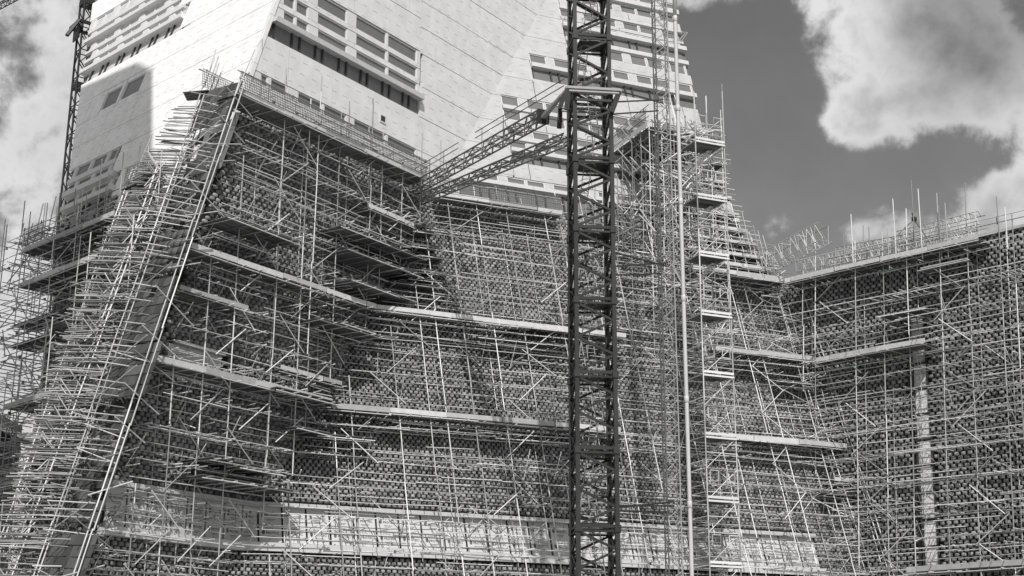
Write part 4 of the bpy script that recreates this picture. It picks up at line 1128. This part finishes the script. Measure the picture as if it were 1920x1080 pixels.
# collar : channels all round, flared plates
cl = Pieces(crane, 'collar_beam', 'box', 'crane_light'); cp = Pieces(crane, 'collar_plate', 'box', 'crane')
for sg in (-1, 1):
    cl.box(MP(0, sg * 1.38, zcol + .05), CX * 2.9, CY * .16, A([0, 0, .14])); cl.box(MP(0, sg * 1.38, zcol - .15), CX * 2.75, CY * .14, A([0, 0, .09])); cl.box(MP(sg * 1.45, 0, zcol + .05), CY * 2.7, CX * .2, A([0, 0, .2]))
    # triangular hanging brackets
    for b_ in (-1.38, 1.38):
        p, q = MP(sg * 1.42, b_, zcol - .02), MP(sg * (1.5 if sg < 0 else .98), b_ * .95, zcol - 1.25)
        d = q - p; x = nrm(CX - nrm(d) * (CX @ nrm(d))); cp.box((p + q) / 2, x * .26, np.cross(nrm(d), x) * .12, d)
    cp.box(MP(0, sg * 1.2, zcol - .55), CX * 2.0, CY * .1, A([0, 0, .14]))
cl.done(); cp.done()
# wall ties to the hoist mast (three levels)
tie = Pieces(crane, 'tie_rod', 'tube', 'crane')
hm = CAM + ray(1250, 540) * (87 / ray(1250, 540)[1])
HPt = lambda a, b_, z: A([hm[0], hm[1], 0]) + CX * a + CY * b_ + A([0, 0, z])
for y in (200, 505, 952):
    zc_ = zpix(mc, y); zh = zpix(hm, y - 2)
    tie.tube(MP(1.0, -1, zc_ + .7 if y < 900 else zc_), HPt(0, -.4, zh), .055); tie.tube(MP(1.0, -1, zc_ - .1), HPt(0, -.4, zh + .25), .05); tie.tube(MP(1.0, 1, zc_), HPt(-.2, .2, zh - .3), .05)
tie.done()
# two lattice tie arms from the collar to the tower
def arm(label, pa, Ya, pb, w, h, nbay, plate):
    P_ = CAM + ray(*pa) * (Ya[0] / ray(*pa)[1]); Q_ = CAM + ray(*pb) * (Ya[1] / ray(*pb)[1])
    t = thing('lattice_girder', label, 'girder', tuple(P_), 'lattice tie girders from the mast collar')
    truss(t, P_, Q_, w, h, nbay, .055, .028, mk='tube_dark', zig='Z'); return t, P_, Q_
arm_w = .8
t1, a1, b1 = arm('upper of two lattice girders reaching from mast collar to left tower face', (762, 372), (97, 0), (1018, 236), arm_w, .95, 16, True) if False else (None, None, None)
def girder(label, pa, ya, pb, yb, w, h, nbay):
    P_ = CAM + ray(*pa) * (ya / ray(*pa)[1]); Q_ = CAM + ray(*pb) * (yb / ray(*pb)[1])
    t = thing('lattice_girder', label, 'girder', tuple(P_), 'lattice tie girders from the mast collar')
    truss(t, P_, Q_, w, h, nbay, .062, .036, mk='tube_dark'); return t, P_, Q_
t1, a1, b1 = girder('upper lattice girder, fixed by a tapered steel arm to the mast collar', (768, 367), 97, (1018, 229), 75, .6, .70, 14)
t2, a2, b2 = girder('lower lattice girder running from behind the mast to the brick fold', (768, 389), 98, (1064, 268), 74.5, .6, .50, 15)
# end plate and tapered arm on the upper one
d_ = nrm(b1 - a1); ep = Pieces(t1, 'end_plate', 'box', 'crane'); sx = nrm(np.cross(d_, [0, 0, 1.])); uu_ = np.cross(sx, d_)
ep.box(b1 + uu_ * .32, sx * .75, uu_ * .85, d_ * .06); ep.done()
ta = Pieces(t1, 'tapered_arm', 'box', 'crane_light'); tgt = MP(-1.4, -1.38, zcol + .02)
for k in range(4):
    f0, f1 = k / 4, (k + 1) / 4; st_ = b1 + uu_ * .3; p = st_ + (tgt - st_) * f0; q = st_ + (tgt - st_) * f1; dd = nrm(q - p); x = nrm(np.cross(dd, [0, 0, 1.]))
    wd = .26 - .12 * f0; ta.box((p + q) / 2, x * wd, np.cross(x, dd) * (wd * .8), (q - p) * 1.0)
ta.done()
# handrails on top of the girders (two loose tubes each)
hr = Pieces(t1, 'handrail', 'tube', 'tube_dark')
for off in (.9, 1.3):
    for f0, f1 in ((.0, .42), (.55, 1.12)): hr.tube(a1 + (b1 - a1) * f0 + A([0, 0, off + .6]), a1 + (b1 - a1) * f1 + A([0, 0, off + .6]), .034)
for f in (.05, .18, .3, .6, .75, .93): hr.tube(a1 + (b1 - a1) * f, a1 + (b1 - a1) * f + A([0, 0, 1.9]), .03)
hr.done()

# ------------------------------------------------------------------ hoist mast and white pole
ho = thing('hoist_mast', 'slim grey lattice hoist mast beside the white pole', 'hoist', (hm[0], hm[1], 0))
hc = Pieces(ho, 'leg', 'tube', 'crane_light'); hd = Pieces(ho, 'lacing', 'tube', 'crane_light', 300, 'lacings')
hh = .42; ztop = 62
for a in (-hh, hh):
    for b_ in (-hh, hh):
        for z0 in np.arange(0, ztop, 6): hc.tube(HPt(a, b_, z0), HPt(a, b_, min(z0 + 5.98, ztop)), .045)
z = 0; i = 0
while z < ztop:
    for (p, q) in (((-hh, -hh), (hh, -hh)), ((hh, -hh), (hh, hh)), ((hh, hh), (-hh, hh)), ((-hh, hh), (-hh, -hh))):
        a, b_ = (p, q) if i % 2 else (q, p); hd.tube(HPt(*a, z), HPt(*b_, z + .75), .026)
        if i % 2: hd.tube(HPt(*p, z), HPt(*q, z), .026)
    z += .75; i += 1
hc.done(); hd.done()
wp = CAM + ray(1281, 540) * (79 / ray(1281, 540)[1])
po = thing('standpipe', 'tall thick white pole standing right of the lattice hoist mast', 'pole', (wp[0], wp[1], 0))
pp = Pieces(po, 'pipe_length', 'tube', 'pole'); cc = Pieces(po, 'coupling', 'tube', 'pole')
for z0 in np.arange(0, 60, 6.0):
    pp.tube((wp[0], wp[1], z0), (wp[0], wp[1], z0 + 5.99), .125); cc.tube((wp[0], wp[1], z0 + 5.8), (wp[0], wp[1], z0 + 6.0 + .15), .155)
pp.done(); cc.done()
zb_ = zpix(wp, 68)
br = Pieces(po, 'bracket', 'tube', 'crane_light')
W0 = A([wp[0], wp[1], 0])
for p, q in (((.1, 0, zb_ + .3), (.75, 0, zb_ + .25)), ((.75, 0, zb_ + .25), (.35, 0, zb_ - .35)), ((.35, 0, zb_ - .35), (.1, 0, zb_ - .2)), ((.2, 0, zb_ - .3), (.6, 0, zb_ + .2))): br.tube(W0 + A(p), W0 + A(q), .03)
br.done()

# ------------------------------------------------------------------ left crane mast
lm0 = CAM + ray(146, 210) * (128 / ray(146, 210)[1])
cr2 = thing('crane_mast', 'distant dark lattice crane mast behind the left tower edge', 'crane', (lm0[0], lm0[1], 0))
a2_ = math.radians(38); X2 = A([math.cos(a2_), math.sin(a2_), 0]); Yy2 = A([-math.sin(a2_), math.cos(a2_), 0])
Q2 = lambda a, b_, z: A([lm0[0], lm0[1], 0]) + X2 * a + Yy2 * b_ + A([0, 0, z])
lg = Pieces(cr2, 'leg', 'tube', 'crane'); dg = Pieces(cr2, 'diagonal', 'tube', 'crane', 300, 'diagonals'); h2 = .6
for a in (-h2, h2):
    for b_ in (-h2, h2):
        for z0 in np.arange(0, 96, 6): lg.tube(Q2(a, b_, z0), Q2(a, b_, z0 + 5.95), .11)
z = 0; i = 0
while z < 96:
    for (p, q) in (((-h2, -h2), (h2, -h2)), ((h2, -h2), (h2, h2)), ((h2, h2), (-h2, h2)), ((-h2, h2), (-h2, -h2))):
        a, b_ = (p, q) if i % 2 else (q, p); dg.tube(Q2(*a, z), Q2(*b_, z + 1.5), .06)
        if i % 2 == 0: dg.tube(Q2(*p, z), Q2(*q, z), .055)
    z += 1.5; i += 1
lg.done(); dg.done()
z2 = zpix(lm0, 52); cb2 = Pieces(cr2, 'collar_beam', 'box', 'crane')
for sg in (-1, 1): cb2.box(Q2(0, sg * 1.15, z2), X2 * 2.5, Yy2 * .25, A([0, 0, .3])); cb2.box(Q2(sg * 1.15, 0, z2), Yy2 * 2.5, X2 * .25, A([0, 0, .3]))
for sg in (-1, 1): 
    cb2.box(Q2(sg * .9, 0, z2 - .9), X2 * .12, Yy2 * 1.6, A([0, 0, 1.4]))
bar(cb2, Q2(-1.2, -1.2, z2), Q2(-2.4, -1.6, z2 - 2.2), .3); bar(cb2, Q2(1.2, .2, z2), Q2(3.4, .8, z2 + 2.4), .35); bar(cb2, Q2(1.2, -1.2, z2), Q2(2.2, -1.0, z2 - 1.2), .14)
cb2.box(Q2(0, 0, z2 + 2.6), X2 * 1.4, Yy2 * 1.4, A([0, 0, .5])); cb2.box(Q2(0, 0, z2 - 6.5), X2 * 1.3, Yy2 * 1.3, A([0, 0, .5]))
cb2.done()
jb = CAM + ray(-60, 45) * (150 / ray(-60, 45)[1]); je = CAM + ray(30, -3) * (150 / ray(30, -3)[1])
jt = thing('crane_jib', 'tip of a lattice crane jib crossing the upper left sky', 'crane jib', tuple(jb)); truss(jt, jb - (je - jb) * 3, je + (je - jb) * 1.5, .9, .55, 60, .07, .04, mk='crane', tri=True)

# ------------------------------------------------------------------ roof girders on the right wing
def rgird(label, pa, ya, pb, yb, w, h, nbay, tri=False):
    P_ = CAM + ray(*pa) * (ya / ray(*pa)[1]); Q_ = CAM + ray(*pb) * (yb / ray(*pb)[1]); z_ = (P_[2] + Q_[2]) / 2
    t = thing('roof_girder', label, 'girder', tuple(P_), 'lattice girders standing on the right wing roof'); truss(t, P_, Q_, w, h, nbay, .034, .021, mk='tube', zig='V')
YR = lambda x, off: None
def Yr(x, y, w): u, z = R4f.px(x, y, w); return R4f.P(u, z, w)[1]
rgird('steep lattice girder at the left end of the right wing roof', (1432, 512), Yr(1480, 500, 1), (1552, 450), Yr(1540, 480, 3), 1.3, 1.4, 8)
rgird('long low lattice girder in the middle of the right wing roof', (1575, 490), Yr(1575, 490, -1), (1730, 462), Yr(1730, 455, -1), 1.2, 1.0, 9)
rgird('lattice girder below the tall masts near the right roof end', (1690, 460), Yr(1690, 460, -.5), (1843, 424), Yr(1843, 430, -.5), 1.2, 1.0, 9)
rgird('lattice girder lying flat along the front edge of the wing roof', (1560, 500), Yr(1560, 498, 1.0), (1830, 446), Yr(1830, 446, 1.0), .7, .6, 22)
rgird('small lattice girder tangled beside the tower foot of the roof', (1500, 512), Yr(1500, 505, -2), (1640, 480), Yr(1640, 475, -2), 1.1, .9, 8)
# tripod with hook block
tu, tz = R4f.px(1717, 448, 1.0); tp = R4f.P(tu, tz, 1.0)
tr = thing('tripod_mast', 'tripod with dark swivel head standing on the wing roof', 'tripod', tuple(tp)); tq = Pieces(tr, 'leg', 'tube', 'tube_dark')
ap = tp + A([0, 0, 1.55])
for dx, dy in ((-1.9, .4), (1.2, .4), (.1, 1.0)): tq.tube(tp + A([dx, dy, -.2]), ap, .05)
tq.done(); th_ = Pieces(tr, 'head', 'tube', 'crane'); th_.tube(ap - A([0, 0, .12]), ap + A([0, 0, .14]), .2); th_.tube(ap, ap + A([-.1, 0, .5]), .07); th_.done()

# ------------------------------------------------------------------ neighbours
# gabled house seen at the lower left through the scaffold
hx = CAM + ray(-10, 720) * (112 / ray(-10, 720)[1])
hs = thing('gabled_house', 'dark glazed gabled building low at the left behind the scaffold', 'building', (hx[0], hx[1], 0))
def hb(name, c, sx_, sy_, sz_, m): return link(name, boxes_mesh(name, [box_m(A(c) + A([hx[0], hx[1], 0]), (sx_, 0, 0), (0, sy_, 0), (0, 0, sz_))], MT[m]), hs)
gz = hx[2]
hb('wall', (-5.0, 4, (gz - 2) / 2), 9.6, 8, gz - 2, 'roof')
for i in range(6): hb('mullion', (-9.5 + i * 1.85, -.08, (gz - 2) / 2), .14, .14, gz - 2.1, 'frame')
for i in range(int((gz - 2) / 2.4)): hb('transom_rail', (-5, -.14, 1.2 + i * 2.4), 9.5, .1, .16, 'frame')
rfm = mesh('roof', [tuple(A(v) + A([hx[0], hx[1], 0])) for v in ((-12, -.6, gz + 1), (4.6, -.6, gz - 5.2), (4.6, 8.4, gz - 5.2), (-12, 8.4, gz + 1), (-12, -.6, gz + 1.4), (4.6, -.6, gz - 4.8), (4.6, 8.4, gz - 4.8), (-12, 8.4, gz + 1.4))],
            [[0, 1, 2, 3], [4, 7, 6, 5], [0, 4, 5, 1], [1, 5, 6, 2], [2, 6, 7, 3], [3, 7, 4, 0]], MT['roof']); 
link('roof', rfm, hs)
# pale building beyond it
wx = CAM + ray(22, 900) * (135 / ray(22, 900)[1])
pb_ = thing('pale_building', 'pale rendered building with dark window strips at the lower left edge', 'building', (wx[0], wx[1], 0))
def wb(name, c, sx_, sy_, sz_, m): return link(name, boxes_mesh(name, [box_m(A(c) + A([wx[0], wx[1], 0]), (sx_, 0, 0), (0, sy_, 0), (0, 0, sz_))], MT[m]), pb_)
hw_ = zpix(wx, 770)
wb('wall', (0, 4, hw_ / 2), 7, 8, hw_, 'sheet')
for i in range(int(hw_ / 3)):
    for j in range(3):
        f_ = wb('window', (-2.2 + j * 2.1, -.03, 2 + i * 3), 1.1, .08, 1.7, 'frame'); link('pane', boxes_mesh('pane', [box_m(A([-2.2 + j * 2.1 + wx[0], wx[1] - .08, 2 + i * 3]), (.9, 0, 0), (0, .03, 0), (0, 0, 1.5))], MT['glass']), f_)
# unseen neighbouring block, its leaning outline shaped to throw the left face's shadow
T_ = 50.0
def shp(x, y): u, z = L1f.px(x, y, PT); return L1f.P(u, z, PT)
q1 = shp(286, 131) + SUN * T_; q2 = shp(256, 118); q2 = q2 + SUN * ((q1[2] - q2[2]) / SUN[2]); q3 = shp(95, 190); q3 = q3 + SUN * ((q1[2] - q3[2]) / SUN[2])
q4 = q1 + (q3 - q2)
nb_t = thing('neighbour_block', 'tall neighbouring block standing outside the frame towards the sun', 'building', (q1[0], q1[1], 0))
print('block corners', q1, q2, q3, [proj(q) for q in (q1, q2, q3)])
e1 = shp(285, 345) + SUN * T_; ed = (e1 - q1) / (e1[2] - q1[2])
e2 = shp(110, 700) + SUN * T_; ed2 = (e2 - e1) / (e2[2] - e1[2])
mid = [q + ed * (e1[2] - q[2]) for q in (q1, q2, q3, q4)]; tops = [A([q[0], q[1], q1[2]]) for q in (q1, q2, q3, q4)]
low = [q + ed2 * (e2[2] - q[2]) for q in mid]; foot = [A([q[0], q[1], 0]) for q in low]
ring = foot + low + mid + tops
print('block az', [math.degrees(math.atan2(q[0], q[1])) for q in ring])
link('wall', mesh('wall', ring, [[k + i, k + (i + 1) % 4, k + 4 + (i + 1) % 4, k + 4 + i] for k in (0, 4, 8) for i in range(4)] + [[12, 13, 14, 15]], MT['concrete']), nb_t)

# ------------------------------------------------------------------ worker on the top left platform
def worker(label, foot_, H=1.75, face_dir=(0.3, -1, 0), lean=.0):
    t = thing('person', label, 'person', tuple(foot_)); f = nrm(face_dir); r_ = nrm(np.cross(f, [0, 0, 1.0])); z_ = A([0, 0, 1.0])
    B_ = lambda a, b_, h: A(foot_) + r_ * a + f * b_ + z_ * h * H
    Vs = [B_(0, 0, .53), B_(0, .03, .68), B_(0, .05, .80), B_(0, .07, .86), B_(0, .10, .94), B_(0, .10, .98)]; Rr = [.15, .15, .17, .07, .105, .08]
    E_ = [(0, 1), (1, 2), (2, 3), (3, 4), (4, 5)]
    for sg in (-1, 1):
        k = len(Vs); Vs += [B_(sg * .10, 0, .50), B_(sg * .12, .06, .28), B_(sg * .13, -.02, .05), B_(sg * .13, .13, .02)]; Rr += [.10, .065, .05, .045]; E_ += [(0, k), (k, k + 1), (k + 1, k + 2), (k + 2, k + 3)]
        k = len(Vs); Vs += [B_(sg * .20, .03, .80), B_(sg * .27, .12, .65), B_(sg * .22, .36, .62), B_(sg * .21, .44, .62)]; Rr += [.065, .05, .038, .04]; E_ += [(2, k), (k, k + 1), (k + 1, k + 2), (k + 2, k + 3)]
    me = bpy.data.meshes.new('body'); me.from_pydata([tuple(v) for v in Vs], E_, []); me.materials.append(MT['dark_cloth'])
    o = link('body', me, t); o.modifiers.new('sk', 'SKIN'); o.modifiers.new('ss', 'SUBSURF').levels = 1
    for i, r in enumerate(Rr): me.skin_vertices[0].data[i].radius = (r, r)
    me.skin_vertices[0].data[0].use_root = True
    # helmet with brim, vest, face
    def ball(name, c, rx, ry, rz, m, cut=-2):
        V = []; F = []; n, mN = 10, 7
        for i in range(mN + 1):
            ph = math.pi * i / mN - math.pi / 2
            for j in range(n): thh = 2 * math.pi * j / n; V.append(tuple(c + r_ * rx * math.cos(ph) * math.cos(thh) + f * ry * math.cos(ph) * math.sin(thh) + z_ * max(rz * math.sin(ph), cut)))
        for i in range(mN):
            for j in range(n): F.append([i * n + j, i * n + (j + 1) % n, (i + 1) * n + (j + 1) % n, (i + 1) * n + j])
        link(name, mesh(name, V, F, MT[m]), t)
    hc_ = B_(0, .10, .945); ball('face', hc_ + f * .02, .085, .105, .12, 'skin'); ball('helmet', hc_ + z_ * .04, .14, .165, .14, 'helmet', -.01); ball('helmet_brim', hc_ + z_ * .04 + f * .13, .1, .09, .015, 'helmet')
    ball('vest', B_(0, .045, .73), .235, .17, .27, 'hivis')
    return t
ua, za = L1f.px(128, 428, 2.0)
zf = (L1f.px(38, 478, 2.9)[1] + L1f.px(214, 402, 2.9)[1]) / 2 + .11
p_ = L1f.P(L1f.px(129, 430, 1.6)[0], zf, 1.6); worker('worker in white helmet and pale vest on the top left scaffold deck', p_)
p_ = L1f.P(L1f.px(137, 425, 1.9)[0], zf, 1.9); worker('worker in white helmet leaning beside the mast foot, nearer the windows', p_, face_dir=(-.5, -.8, 0))
print('objects', len(bpy.data.objects), 'tris', sum(len(m_.polygons) * m_.users for m_ in bpy.data.meshes))
